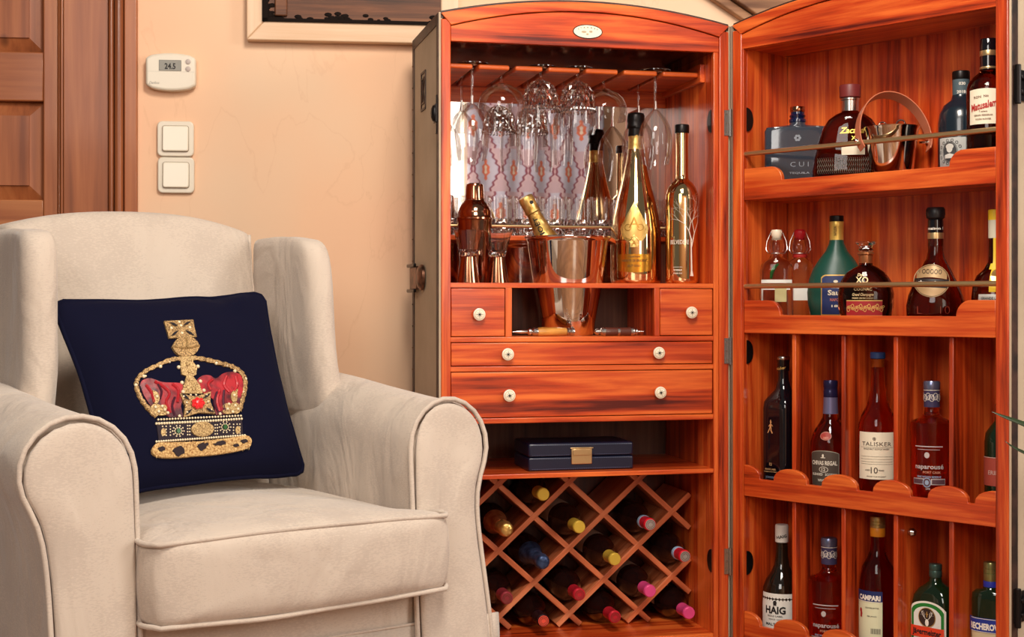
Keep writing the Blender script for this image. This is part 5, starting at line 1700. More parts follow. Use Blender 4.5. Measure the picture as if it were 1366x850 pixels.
b = Bottle('red_aperitif_bottle', 'red aperitif bottle with yellow-banded cap, lower middle compartment', 1171, .080, ZT4,
           [(25, None), (26.5, 845), (26.5, 785), (25, 770), (22, 756), (15, 744), (11, 735), (10, 725), (10, 714)], M['redsp'], k=.93)
b.lathe('screw_cap', [(10.3, 704), (10.8, 703), (10.8, 700), (10.2, 699.5), (10.8, 699), (10.8, 696), (10.2, 695.5), (10.8, 695), (10.8, 691), (10, 689), (0, 688.5)], mat('brass_cap', S((186, 170, 110)), .3, .7))
b.lathe('orange_neck_band', [(10.5, 715.5), (10.8, 715), (10.8, 704.5), (10.5, 704)], mat('orange_band', S((232, 150, 36)), .4))
s_ = b.surf(1161)
mb = MB(); patch(mb, s_, -.038, .026, .004, b.z(796), 16, 3, .0006); b.part('label', mb, mat('pale_green_label', S((222, 224, 188)), .55), 60)
mb = MB(); patch(mb, s_, -.038, .026, b.z(799.5), b.z(785), 16, 2, .0010); b.part('blue_band', mb, NVY, 60)
mb = MB(); put_text(mb, 'CAMPARI', s_, -.003, b.z(797), .0100, width=.050, off=.0016, bold=.05); patch(mb, s_, -.038, .026, b.z(799.6), b.z(798.8), 12, 1, .0014); b.part('white_lettering', mb, M['white'])
mb = MB(); put_text(mb, 'LIQUORE BITTER', s_, .004, b.z(808), .0026, width=.03, off=.0012); put_text(mb, 'MILANO', s_, .004, b.z(819), .0026, width=.02, off=.0012)
b.part('small_print', mb, mat('dark_print', S((70, 70, 64)), .6)); mb = MB()
for i in range(12):
    patch(mb, s_, .002 + i * .0017, .002 + i * .0017 + (.0010 if i % 3 else .0006), b.z(841), b.z(834), 1, 1, .0012)
tag(b.part('barcode', mb, mat('barcode_print', S((70, 70, 64)), .6)), kind='stuff')
mb = MB(); oval(mb, s_, -.024, b.z(812), .004, .005, .0012); oval(mb, s_, -.022, b.z(816), .003, .004, .0012); patch(mb, s_, -.026, -.020, b.z(821), b.z(811), 3, 1, .0012); b.part('red_figure', mb, M['redink'])

b = Bottle('herbal_liqueur_bottle', 'flat-sided dark green bottle with green-bordered white label and red banner', 1248, .080, ZT4,
           [(33, None, 8, .72), (34, 850, 8, .72), (34, 806, 8, .72), (32, 794, 5, .72), (26, 785, 3, .75), (17, 780, 2.2, .85), (11, 776, 2, 1), (9.5, 770, 2, 1)], M['greengl'], k=.80, seg=48)
b.lathe('cap', [(9.8, 770), (10.6, 769), (10.6, 762), (10, 761), (10.6, 760), (10.6, 754), (9.8, 752.5), (0, 752)], mat('dark_green_cap', S((66, 92, 84)), .3, .5))
s_ = b.surf(flat=True)
arc_ = lambda w_, t_: (lambda u: b.z(t_) - .020 * (1 - math.sqrt(max(0, 1 - min(1, (u / w_)) ** 2))))
for nm, w_, t_, off, mm in (('label', .0405, 800, .0006, M['white']), ('green_border', .0375, 802.5, .0010, GRN), ('label_field', .0315, 807, .0014, LABW)):
    mb = MB(); patch(mb, s_, -w_, w_, .003, arc_(w_ * 1.02, t_), 16, 6, off); b.part(nm, mb, mm, 60)
mb = MB(); oval(mb, s_, 0, b.z(821), .0200, .0200, .0020, 0, 28); b.part('stag_medallion', mb, mat('dark_brown_medallion', S((54, 40, 34)), .5))
mb = MB(); oval(mb, s_, 0, b.z(828), .0042, .0075, .0026)
for q in (-1, 1):
    for (a, c) in (((.003, -.004), (.010, .004)), ((.010, .004), (.0125, .012)), ((.010, .004), (.0155, .005)), ((.006, 0), (.0075, .010)), ((.0120, .008), (.0085, .013))):
        ax, az, bx2, bz2 = q * a[0], b.z(821) + a[1], q * c[0], b.z(821) + c[1]
        mb.add([s_(ax - .0007, az, .0026), s_(ax + .0007, az, .0026), s_(bx2 + .0005, bz2, .0026), s_(bx2 - .0005, bz2, .0026)], [(0, 1, 2, 3)])
b.part('stag_head', mb, M['white'])
mb = MB(); patch(mb, s_, -.0009, .0009, b.z(821), b.z(813.5), 1, 1, .0026); patch(mb, s_, -.0032, .0032, b.z(817.3), b.z(816.3), 2, 1, .0026); ringband(mb, s_, 0, b.z(821), .0200, .0200, .0012, .0026); b.part('gold_cross', mb, M['goldink'])
mb = MB(); patch(mb, s_, -.0385, .0385, b.z(848), b.z(833.5), 12, 2, .0030); b.part('red_banner', mb, mat('vermilion', S((222, 66, 34)), .5), 60)
mb = MB(); put_text(mb, 'Jägermeister', s_, 0, b.z(844), .0115, width=.066, off=.0036, bold=.03); b.part('lettering', mb, M['ink'])

b = Bottle('oval_green_bottle', 'flattened green herbal bottle with gold cap and blue banner, lowest right compartment', 1322, .080, ZT4,
           [(27, None, 2.6, .6), (28, 850, 2.6, .6), (28, 800, 2.6, .6), (27, 792, 2.5, .6), (22, 788, 2.3, .7), (12, 786, 2, 1), (10, 780, 2, 1)], M['greengl'], k=.90, face=True, turn=-.30)
b.lathe('screw_cap', [(10.2, 775), (10.8, 774), (10.8, 765), (10.2, 764.5), (10.8, 764), (10.8, 759), (10.2, 758.5), (10.8, 758), (10.8, 752), (10, 750), (0, 749.5)], mat('green_gold_cap', S((150, 150, 96)), .3, .7))
b.lathe('blue_neck_band', [(10.9, 783), (11, 775.5), (10.8, 775)], mat('royal_blue', S((36, 48, 150)), .4))
s_ = b.surf(flat=True)
mb = MB(); patch(mb, s_, -.036, .036, .003, b.z(838), 14, 4, .0006); b.part('label', mb, mat('beige_label', S((206, 190, 150)), .55), 60)
mb = MB(); patch(mb, s_, -.041, .041, b.z(842) , b.z(823), 16, 3, .0012); b.part('blue_banner', mb, mat('deep_blue_print', S((34, 52, 140)), .45), 60)
mb = MB(); put_text(mb, 'BECHEROVKA', s_, 0, b.z(838), .0118, width=.074, off=.0020, bold=.05)
for q in (824, 841.3): patch(mb, s_, -.040, .040, b.z(q) - .0005, b.z(q) + .0005, 14, 1, .0018)
b.part('lettering', mb, M['white'])

# ------------------------------------------------------------------ wing armchair
LN = M['linen']
chair = empty('wing_armchair', (*CHR.O, 0), CHR.rot, 'large cream linen wing armchair with rolled arms and loose slipcover', 'armchair')


def wob(v, a=.004, f=6.0, seed=0.0):
    q = Vector((v[0] * f + seed, v[1] * f, v[2] * f))
    return Vector(v) + Vector((noise.noise(q), noise.noise(q + Vector((7, 3, 1))), noise.noise(q + Vector((2, 9, 5))))) * a


AR, AZ = .090, .582
def arm_profile(sd, grow=0.0):
    """closed outline of one arm in (x, z); sd = +1 viewer's right arm, -1 left arm"""
    xi = .250 if sd > 0 else .280
    ar = .086 if sd > 0 else .094
    R_ = ar + grow
    cx = xi + ar
    pts = [(xi - grow, .02), (xi - grow, .15), (xi - grow, .30), (xi - grow, .42), (xi - grow, .52)]
    for i in range(13):
        a = PI - PI * 1.12 * i / 12
        pts.append((cx + R_ * math.cos(a), AZ + (AR + grow) * math.sin(a)))
    low = ((.152, .525), (.143, .49), (.142, .44), (.150, .36), (.160, .27), (.168, .15), (.172, .02)) if sd > 0 else ((.172, .535), (.156, .50), (.148, .45), (.144, .39), (.141, .30), (.141, .17), (.146, .02))
    pts += [(xi + o_ + grow, z_) for o_, z_ in low]
    return [(sd * x, z) for x, z in pts]


YA = .062
lean = lambda z: -(AZ - z) * .075
for sd in (1, -1):
    p = arm_profile(sd)
    rings = []
    for k, y in enumerate((YA + .004, YA + .012, .12, .20, .30, .40, .50, .60, .70)):
        e_ = -.006 if k == 0 else 0
        ring = []
        for x, z in p:
            yy = y + lean(z) * (1 - min(1, (y - YA) / .25))
            sag = -.010 * math.sin(PI * (y - YA) / .6) if z > .6 else 0
            rise = .042 * min(1, max(0, y - .10) / .35) * min(1, max(0, z - .45) / .12)
            v = wob((x, yy, z + sag + rise), .0055 if k > 0 else .002, 7, sd * 3)
            ring.append(v)
        rings.append(ring)
    mb = MB(); mb.loft(rings)
    mb.build('arm', LN, chair, smooth=180, sub=1, fix=True)
    # front panel, slightly padded, set inside the piping
    cx = sd * ((.250 if sd > 0 else .280) + AR * .86)
    po = p
    mb = MB(); rr = []
    for s_, dy in ((1.0, .002), (.94, -.006), (.72, -.012), (.35, -.014)):
        ring = []
        for x, z in po:
            zc = min(max(z, .10), .57)
            xc = cx - sd * .010
            v = Vector((xc + (x - xc) * s_ * .985, YA + dy + lean(z), zc + (z - zc) * s_))
            fold = .0035 * math.sin(z * 46 + x * 30) * math.exp(-((z - .50) / .10) ** 2) * (1 - abs(s_ - .6))
            ring.append(wob((v.x, v.y + fold, v.z), .004, 9, 5 * sd))
        rr.append(ring)
    mb.loft(rr)
    mb.build('arm_front', LN, chair, smooth=180, sub=1, fix=True)
    pl = [(x, YA - .001 + lean(z), z) for x, z in arm_profile(sd, .001)]
    fine = []
    for i in range(len(pl) - 1):
        a, b_ = Vector(pl[i]), Vector(pl[i + 1])
        n_ = max(1, int((b_ - a).length / .02))
        for j in range(n_): fine.append(a.lerp(b_, j / n_))
    fine.append(Vector(pl[-1]))
    sm = [fine[0]] + [(fine[i - 1] + fine[i] * 2 + fine[i + 1]) / 4 for i in range(1, len(fine) - 1)] + [fine[-1]]
    MB().tube(sm, .0048, 8).build('piping', LN, chair, smooth=180)

# seat cushion
def cushion():
    nx, nz, ny = 22, 6, 14
    z0, z1, y0, y1 = .336, .466, -.012, .56
    def half(y):       # left and right limits: wider in front of the arms
        t_ = min(1, max(0, (y - .030) / .035)); t_ = t_ * t_ * (3 - 2 * t_)
        c_ = .016 * max(0, 1 - (y - y0) / .032) ** 2
        return (-.284 + .008 * t_ + c_, .292 - .046 * t_ - c_)
    rings = []
    for j in range(ny + 1):
        y = y0 + (y1 - y0) * (j / ny) ** 1.7
        l_, r_ = half(y)
        e_ = .0
        ring = []
        for i in range(nx + 1):
            a = i / nx
            x = l_ + (r_ - l_) * a
            cr = .026 * (math.sin(PI * a) ** .6) * (.25 + .75 * min(1, (j + .0) / 4))
            ring.append(wob((x, y, z1 + cr), .004, 6))
        for i in range(1, nz):
            a = i / nz
            ring.append(wob((r_ + .008 * math.sin(PI * a), y, z1 + (z0 - z1) * a), .003, 6))
        for i in range(nx + 1):
            a = i / nx
            x = r_ + (l_ - r_) * a
            ring.append((x, y, z0 - .008 * math.sin(PI * a)))
        for i in range(1, nz):
            a = i / nz
            ring.append(wob((l_ - .006 * math.sin(PI * a), y, z0 + (z1 - z0) * a), .003, 6))
        rings.append(ring)
    # bowed front face
    fr2 = []
    for s_, dy in ((.5, -.016), (.85, -.012)):
        zc, xc = (z0 + z1) / 2, 0
        fr2.append([Vector((xc + (v[0] - xc) * (s_ if s_ > .6 else .6), v[1] + dy + .0, zc + (v[2] - zc) * s_)) for v in rings[0]])
    rings = [fr2[0], fr2[1]] + rings
    mb = MB(); mb.loft(rings)
    o = mb.build('seat_cushion', LN, chair, smooth=180, sub=1, fix=True)
    for zz, dz_ in ((z1, 1), (z0, -1)):
        pts = []
        l_, r_ = half(y0)
        for y in (.30, .20, .12, .07, .045, .02, .006, -.004):
            a, c = half(y); pts.append(Vector((a - .001, y, zz)))
        for i in range(25):
            a = i / 24
            pts.append(Vector((l_ + (r_ - l_) * a, y0 - .002, zz + dz_ * .006 * math.sin(PI * a) - (0 if dz_ > 0 else .002))))
        for y in (-.004, .006, .02, .045):
            a, c = half(y); pts.append(Vector((c + .001, y, zz)))
        MB().tube([wob(p_, .0025, 6) for p_ in pts], .0046, 8).build('piping', LN, o, smooth=180)
    return o
cushion()

# front apron, skirt and pleat below the cushion
mb = MB(); mb.grid(24, 4, lambda a, b_: wob((-.283 + .54 * a, .058 - .004 * b_, .345 - .10 * b_), .006, 7)); mb.build('apron', LN, chair, smooth=180, solid=.006)
zs = .262
def skirt_pts():
    o = []
    for i in range(9): o.append((-.445 + .02 * i / 8, .66 - .60 * i / 8))
    for i in range(1, 30): o.append((-.425 + .850 * i / 30, .052 - .004))
    for i in range(9): o.append((.425 + .02 * i / 8, .06 + .60 * i / 8))
    return o
sp_ = skirt_pts()
mb = MB(); n_ = len(sp_)
vs = []
for j in range(6):
    t_ = j / 5
    for i, (x, y) in enumerate(sp_):
        fl = .012 * t_
        nx_, ny_ = (-1, 0) if i < 9 else ((0, -1) if i < 38 else (1, 0))
        w_ = .004 * math.sin(i * 1.1) * t_
        vs.append((x + nx_ * (fl + w_), y + ny_ * (fl + w_), zs - (zs - .02) * t_))
fs = [(j * n_ + i, j * n_ + i + 1, (j + 1) * n_ + i + 1, (j + 1) * n_ + i) for j in range(5) for i in range(n_ - 1)]
mb.add(vs, fs); mb.build('skirt', LN, chair, smooth=180, solid=.005)
MB().tube([wob((x, y - .001, zs + .001), .002, 6) for x, y in sp_[8:39]], .0028, 6).build('skirt_seam', LN, chair, smooth=180)
mb = MB(); mb.grid(3, 5, lambda a, b_: (.392 + .040 * a + .012 * b_, .042 - .022 * b_ * (1 - a) - .004, zs - .235 * b_)); mb.build('pleat', LN, chair, smooth=180, solid=.006)
MB().tube([(.262, .052, .345), (.266, .048, .31), (.268, .044, zs)], .004, 8).build('seam', LN, chair, smooth=180)
MB().box(-.40, .40, .10, .68, .06, .30).build('seat_base', M['linen'], chair, bevel=.01)
for x in (-.36, .36):
    for y in (.08, .64):
        MB().lathe([(.018, 0), (.024, .05), (.026, .08)], 14, (x, y, 0)).build('leg', M['wdark'], chair)

# backrest: padded slab leaning back, arched top edge
def backrest():
    nx, nz = 18, 12
    def top(u): return .984 + .036 * (1 - abs(u) ** 2.4)
    xl, xr_ = -.300, .245
    def P(a, t_, side):
        u = 2 * a - 1
        x = xl + (xr_ - xl) * a
        z = .38 + (top(u) - .38) * t_
        y = .555 + .105 * (z - .38) / .62 + .02 * abs(u) ** 3
        bul = .035 * (math.sin(PI * a) ** .5) * (math.sin(PI * min(1, t_ * .9 + .08)) ** .6)
        return Vector((x, y - bul + (side * (.15 - .05 * t_)), z))
    rings = []
    for j in range(nz + 1):
        t_ = j / nz
        front = [P(i / nx, t_, 0) for i in range(nx + 1)]
        back = [P(i / nx, t_, 1) for i in range(nx, -1, -1)]
        rings.append([wob(v, .004, 5, 2) for v in front] + back)
    for dz, s_ in ((.014, .10), (.020, .25), (.022, .45)):
        last = rings[nz]
        k2 = nx + 1
        fr_ = [last[i].lerp(last[2 * k2 - 1 - i], s_) + Vector((0, 0, dz)) for i in range(k2)]
        bk = [last[2 * k2 - 1 - i].lerp(last[i], s_) + Vector((0, 0, dz)) for i in range(k2 - 1, -1, -1)]
        rings.append(fr_ + bk)
    mb = MB(); mb.loft(rings)
    mb.build('backrest', LN, chair, smooth=180, sub=1, fix=True)
backrest()

# wings
def wing(sd):
    """lofted up z: a pad running from the back corner forward, with a rolled front edge"""
    xb, xf = (.245, .280) if sd > 0 else (.285, .316)
    rings = []
    levels = [.60, .66, .72, .79, .86, .925, .965, .980, .986]
    for j, z in enumerate(levels):
        t_ = (z - .60) / .38
        yf = .392 + .030 * min(1, t_ * 1.15) + (.030 * max(0, (t_ - .90) / .10) ** 2)
        yb = .69
        th_ = (.066 + .003 * t_) * (1 if j < 6 else (.98, .84, .5)[j - 6])
        x0 = xf - .010 * t_ + (.010 if z < .7 else 0)
        zz = z
        ax, ay = x0 - .004, yf + th_ * .5
        bx_, by_ = xb + .020, yb
        d = Vector((bx_ - ax, by_ - ay)).normalized(); n_ = Vector((-d.y, d.x))
        ring = []
        for q in range(7):          # rolled front
            a = PI * q / 6
            ring.append((ax + n_.x * math.cos(a) * th_ * .5 - d.x * math.sin(a) * th_ * .55, ay + n_.y * math.cos(a) * th_ * .5 - d.y * math.sin(a) * th_ * .55))
        for q in range(1, 6):
            f_ = q / 5
            cx_, cy_ = ax + (bx_ - ax) * f_, ay + (by_ - ay) * f_
            w_ = th_ * (.5 - .14 * math.sin(PI * f_))
            ring.append((cx_ - n_.x * w_, cy_ - n_.y * w_))
        for q in range(5, 0, -1):
            f_ = q / 5
            cx_, cy_ = ax + (bx_ - ax) * f_, ay + (by_ - ay) * f_
            w_ = th_ * .5
            ring.append((cx_ + n_.x * w_, cy_ + n_.y * w_))
        rings.append([wob((sd * x, y, zz + .010 * math.sin(PI * min(1, max(0, (y - yf) / .3))) * (1 if j > 5 else 0)), .006, 6, sd) for x, y in ring])
    mb = MB(); mb.loft(rings)
    w_ = mb.build('wing', LN, chair, smooth=180, sub=1, fix=True)
    # seam where the wing meets the back
    x_ = sd * (xb - .012)
    MB().tube([wob((x_, .575 + .105 * (z - .38) / .62 + .004, z), .003, 8) for z in [.50 + .50 * i / 14 for i in range(15)]], .004, 8).build('wing_seam', LN, w_, smooth=180)
wing(1); wing(-1)
# ------------------------------------------------------------------ crown cushion
def chp(px, py, s_):
    x, z = CHR.at(px, py, s_)
    return CHR.w(x, s_, z)
TL, TR, BR, BLc = chp(68, 402, .47), chp(351, 391, .53), chp(407, 633, .36), chp(150, 662, .30)
ctr = (TL + TR + BR + BLc) / 4
pn = (TR - BLc).cross(TL - BR).normalized()
if pn.dot(Vector((0, 0, H)) - ctr) < 0: pn = -pn
def PS(a, b_, side=1, off=0.0):
    """cushion surface, a right, b up, both -1..1"""
    aa, bb = a, b_
    # sides draw in between the corners
    a2 = a * (1 - (.050 + .02 * noise.noise(Vector((bb * 2.2, a, 5)))) * (1 - bb * bb)) ; b2 = b_ * (1 - (.045 + .05 * noise.noise(Vector((aa * 2.4, b_, 1)))) * (1 - aa * aa))
    rc = max(0, abs(a) + abs(b_) - 1.90) * .35; a2 *= 1 - rc; b2 *= 1 - rc
    p_ = TL * ((1 - a2) * (1 + b2) / 4) + TR * ((1 + a2) * (1 + b2) / 4) + BR * ((1 + a2) * (1 - b2) / 4) + BLc * ((1 - a2) * (1 - b2) / 4)
    h_ = .070 * (max(0, 1 - a ** 2) ** .55) * (max(0, 1 - b_ ** 2) ** .55) + .004
    h_ += (.010 * noise.noise(Vector((a * 1.7, b_ * 2.1, 4))) + .006 * noise.noise(Vector((a * 5, b_ * 4, 9))) * max(abs(a), abs(b_)) ** 3) * (1 - a * a) * (1 - b_ * b_ * .8)
    fold = .014 * math.exp(-((a - .66 - (b_ - .9) * .8) / .07) ** 2 - ((b_ - .88) / .12) ** 2) - .010 * math.exp(-((a - .45) / .08) ** 2 - ((b_ - .95) / .08) ** 2)
    return p_ + pn * ((h_ * (1 if side > 0 else -.55)) + (fold + off if side > 0 else 0))
ploc = ctr
pil = empty('crown_cushion', ploc, 0, 'navy velvet cushion with an embroidered gold and red crown, on the armchair', 'cushion')
vel = mat('navy_velvet', S((11, 12, 34)), .9, sheen=.05)
vel.node_tree.nodes['Principled BSDF'].inputs['Specular IOR Level'].default_value = .12
vel.node_tree.nodes['Principled BSDF'].inputs['Sheen Tint'].default_value = (*S((60, 70, 130)), 1)
n_ = 26
mb = MB()
L2 = lambda v: v - ploc
mb.grid(n_, n_, lambda a, b_: L2(PS(2 * a - 1, 2 * b_ - 1)), 0)
mb.grid(n_, n_, lambda a, b_: L2(PS(2 * a - 1, 2 * b_ - 1, -1)), 0, flip=True)
mb.build('cover', vel, pil, smooth=180)
ed_ = []
for i in range(40): ed_.append((-1 + 2 * i / 40, 1))
for i in range(40): ed_.append((1, 1 - 2 * i / 40))
for i in range(40): ed_.append((1 - 2 * i / 40, -1))
for i in range(40): ed_.append((-1, -1 + 2 * i / 40))
MB().tube([L2((PS(a, b_) + PS(a, b_, -1)) / 2) for a, b_ in ed_], .0048, 8, closed=True).build('piping', vel, pil, smooth=180)


def proj(v): return 683 + v.x / v.y * F, HY - (v.z - H) / v.y * F
_cc = {}
def inv(px, py):
    """(a, b) of the cushion point seen at a pixel of the photograph"""
    key = (round(px, 2), round(py, 2))
    if key in _cc: return _cc[key]
    a = (px - 235) / 150; b_ = -(py - 515) / 130
    for _ in range(7):
        x, y = proj(PS(a, b_)); e = 1e-3
        x1, y1 = proj(PS(a + e, b_)); x2, y2 = proj(PS(a, b_ + e))
        j11, j12, j21, j22 = (x1 - x) / e, (x2 - x) / e, (y1 - y) / e, (y2 - y) / e
        dt = j11 * j22 - j12 * j21
        rx, ry = px - x, py - y
        a += max(-.3, min(.3, (rx * j22 - ry * j12) / dt)); b_ += max(-.3, min(.3, (ry * j11 - rx * j21) / dt))
        a = max(-.98, min(.98, a)); b_ = max(-.98, min(.98, b_))
    _cc[key] = (a, b_)
    return a, b_
def cp(u, v, off):
    """point on the cushion for crown drawing units (4.25 per photo pixel)"""
    return L2(PS(*inv(170 + u / 4.25, 420 + v / 4.25), off=off))
def cpoly(mb, pts, off, mi=0, step=30, side=True):
    bm = bmesh.new()
    bm.faces.new([bm.verts.new((x, y, 0)) for x, y in pts])
    for _ in range(5):
        bmesh.ops.triangulate(bm, faces=bm.faces)
        long_ = [e for e in bm.edges if e.calc_length() > step]
        if not long_: break
        bmesh.ops.subdivide_edges(bm, edges=long_, cuts=1)
    bmesh.ops.triangulate(bm, faces=bm.faces)
    bm.verts.ensure_lookup_table()
    bm.verts.index_update()
    vs = [cp(v.co.x, v.co.y, off) for v in bm.verts]
    fs = [tuple(v.index for v in f.verts) for f in bm.faces]
    if side:       # a raised edge down to the cloth
        k0 = len(vs)
        bd = [e for e in bm.edges if e.is_boundary]
        mp_ = {}
        for e in bd:
            for v in e.verts:
                if v.index not in mp_:
                    mp_[v.index] = len(vs); vs.append(cp(v.co.x, v.co.y, 0))
        fs += [(e.verts[0].index, e.verts[1].index, mp_[e.verts[1].index], mp_[e.verts[0].index]) for e in bd]
    mb.add(vs, fs, mi)
    bm.free()
def cell(u, v, ru, rv, k=16): return [(u + ru * math.cos(2 * PI * i / k), v + rv * math.sin(2 * PI * i / k)) for i in range(k)]
def cband(mb, line, wd_, off, mi=0, wob_=0):
    L_, R_ = [], []
    for i, (x, y) in enumerate(line):
        x0, y0 = line[max(0, i - 1)]; x1, y1 = line[min(len(line) - 1, i + 1)]
        d = math.hypot(x1 - x0, y1 - y0) or 1
        nx_, ny_ = -(y1 - y0) / d, (x1 - x0) / d
        w_ = wd_ * (1 + wob_ * math.sin(i * 2.2))
        L_.append((x + nx_ * w_, y + ny_ * w_)); R_.append((x - nx_ * w_, y - ny_ * w_))
    for i in range(len(line) - 1):
        vs = [cp(*L_[i], 0), cp(*L_[i], off), cp(*line[i], off * 1.5), cp(*R_[i], off), cp(*R_[i], 0), cp(*L_[i + 1], 0), cp(*L_[i + 1], off), cp(*line[i + 1], off * 1.5), cp(*R_[i + 1], off), cp(*R_[i + 1], 0)]
        mb.add(vs, [(j, j + 1, j + 6, j + 5) for j in range(4)], mi)
def pearls(mb, pts, r, off=.002):
    for u, v in pts:
        p_ = cp(u, v, off)
        mb.ball(p_, r, 7, 5)
def spline(pts, n_=8):
    out = []
    P_ = [pts[0]] + pts + [pts[-1]]
    for i in range(1, len(P_) - 2):
        for j in range(n_):
            t_ = j / n_
            out.append(tuple(.5 * (2 * P_[i][k] + (P_[i + 1][k] - P_[i - 1][k]) * t_ + (2 * P_[i - 1][k] - 5 * P_[i][k] + 4 * P_[i + 1][k] - P_[i + 2][k]) * t_ ** 2 + (3 * P_[i][k] - P_[i - 1][k] - 3 * P_[i + 1][k] + P_[i + 2][k]) * t_ ** 3) for k in range(2)))
    out.append(pts[-1])
    return out

GT = noisy(mat('gold_thread', S((196, 152, 92)), .45, .35), 380, S((96, 70, 42)), S((210, 172, 116)), bump=.8, bscale=500, dist=.0015)
GT2 = noisy(mat('pale_gold_thread', S((214, 176, 116)), .5, .25), 420, S((120, 88, 50)), S((222, 190, 132)), bump=.8, bscale=600, dist=.0012)
PRL = mat('pearl_beads', S((232, 214, 178)), .25, coat=.6)
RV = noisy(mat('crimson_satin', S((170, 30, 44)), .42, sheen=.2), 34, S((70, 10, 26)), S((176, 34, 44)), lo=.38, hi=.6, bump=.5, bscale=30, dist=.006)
INK = mat('black_thread', S((20, 16, 26)), .8)

def slit(mb, x0, y0, x1, y1, w_=7, off=.0060):
    dx_, dy_ = x1 - x0, y1 - y0; d = math.hypot(dx_, dy_); nx_, ny_ = -dy_ / d * w_, dx_ / d * w_
    mb.add([cp(x0, y0, off), cp((x0 + x1) / 2 + nx_, (y0 + y1) / 2 + ny_, off), cp(x1, y1, off), cp((x0 + x1) / 2 - nx_, (y0 + y1) / 2 - ny_, off)], [(0, 1, 2, 3)])
# red velvet cap
mb = MB()
cpoly(mb, spline([(68, 400), (85, 372), (130, 362), (200, 384), (290, 388), (312, 400)], 5) + [(318, 460), (300, 520), (315, 582), (235, 582), (130, 520), (92, 460)], .0018)
cpoly(mb, spline([(392, 372), (420, 348), (462, 345), (500, 362), (540, 335), (590, 325), (640, 345), (655, 400)], 5) + [(648, 470), (620, 560), (500, 570), (484, 480), (420, 440), (400, 420)], .0018)
b0 = mb.build('red_cap', RV, pil, smooth=60)
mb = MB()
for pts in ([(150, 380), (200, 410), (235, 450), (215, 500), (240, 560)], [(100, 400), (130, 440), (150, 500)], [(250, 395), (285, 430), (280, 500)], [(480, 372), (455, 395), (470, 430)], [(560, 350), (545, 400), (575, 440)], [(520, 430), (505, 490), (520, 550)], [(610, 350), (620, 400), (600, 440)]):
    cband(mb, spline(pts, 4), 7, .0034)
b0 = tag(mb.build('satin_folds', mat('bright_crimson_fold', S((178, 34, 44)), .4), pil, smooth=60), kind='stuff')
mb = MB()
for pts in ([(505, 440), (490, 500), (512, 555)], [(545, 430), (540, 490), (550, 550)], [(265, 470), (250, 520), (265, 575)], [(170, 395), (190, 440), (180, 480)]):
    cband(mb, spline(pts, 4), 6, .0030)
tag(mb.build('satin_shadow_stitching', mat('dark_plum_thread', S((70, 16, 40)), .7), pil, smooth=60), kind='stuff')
# arches
mb = MB()
cband(mb, spline([(302, 250), (240, 258), (170, 288), (100, 322), (58, 362), (48, 405), (70, 470), (112, 530), (162, 580)], 5), 11, .003, 0, .25)
cband(mb, spline([(370, 246), (440, 256), (520, 276), (590, 296), (640, 328), (664, 372), (662, 430), (648, 490), (632, 550)], 5), 11, .003, 0, .25)
mb.build('crown_arches', GT, pil, smooth=60)
mb = MB()
cpoly(mb, [(298, 238), (374, 238), (366, 270), (390, 300), (384, 345), (366, 352), (404, 400), (420, 450), (300, 450), (318, 400), (330, 352), (304, 340), (298, 300)], .004)
for u, v, r in ((336, 285, 16), (345, 325, 14), (338, 370, 15), (366, 392, 13), (322, 412, 14), (370, 425, 16), (336, 440, 13), (352, 262, 12)):
    pearls(mb, [(u, v)], r / 4.25 * .0014)
mb.build('centre_arch', GT2, pil, smooth=50)
mb = MB()
pearls(mb, [(288, 300), (396, 296), (306, 388), (410, 380), (312, 440), (430, 432)], .0038)
pearls(mb, [(45, 402), (90, 352), (184, 296), (500, 278), (606, 322), (666, 366)], .0036)
pearls(mb, [(100, 350), (78, 480), (655, 440), (236, 270), (560, 292)], .0024)
tag(mb.build('pearls', PRL, pil, smooth=60), kind='stuff')
# orb and top cross
mb = MB(); cpoly(mb, [(247, 187)] + spline([(262, 158), (285, 138), (325, 133), (366, 138), (390, 158)], 3) + [(403, 186)] + spline([(390, 212), (366, 234), (325, 240), (285, 234), (262, 212)], 3), .0055); mb.build('orb', GT, pil, smooth=60)
mb = MB(); cband(mb, spline([(252, 186), (325, 196), (398, 182)], 5), 5, .0066); cband(mb, spline([(325, 134), (330, 160), (326, 190)], 4), 5, .0066)
mb.build('orb_bands', GT2, pil)
mb = MB(); cpoly(mb, [(203, 40), (285, 36), (368, 32), (376, 80), (388, 130), (305, 134), (232, 139), (218, 90)], .0040); mb.build('top_cross', GT, pil, smooth=60)
mb = MB()
slit(mb, 228, 48, 282, 72); slit(mb, 352, 42, 308, 68); slit(mb, 238, 128, 284, 94); slit(mb, 374, 126, 318, 92)
for a, c in (((295, 450), (345, 495)), ((460, 452), (418, 485)), ((318, 578), (358, 540)), ((484, 562), (432, 535))):
    slit(mb, *a, *c, 8, .0075)
mb2 = MB(); pearls(mb2, [(246, 80), (350, 76), (306, 108), (300, 66), (290, 46)], .0036)
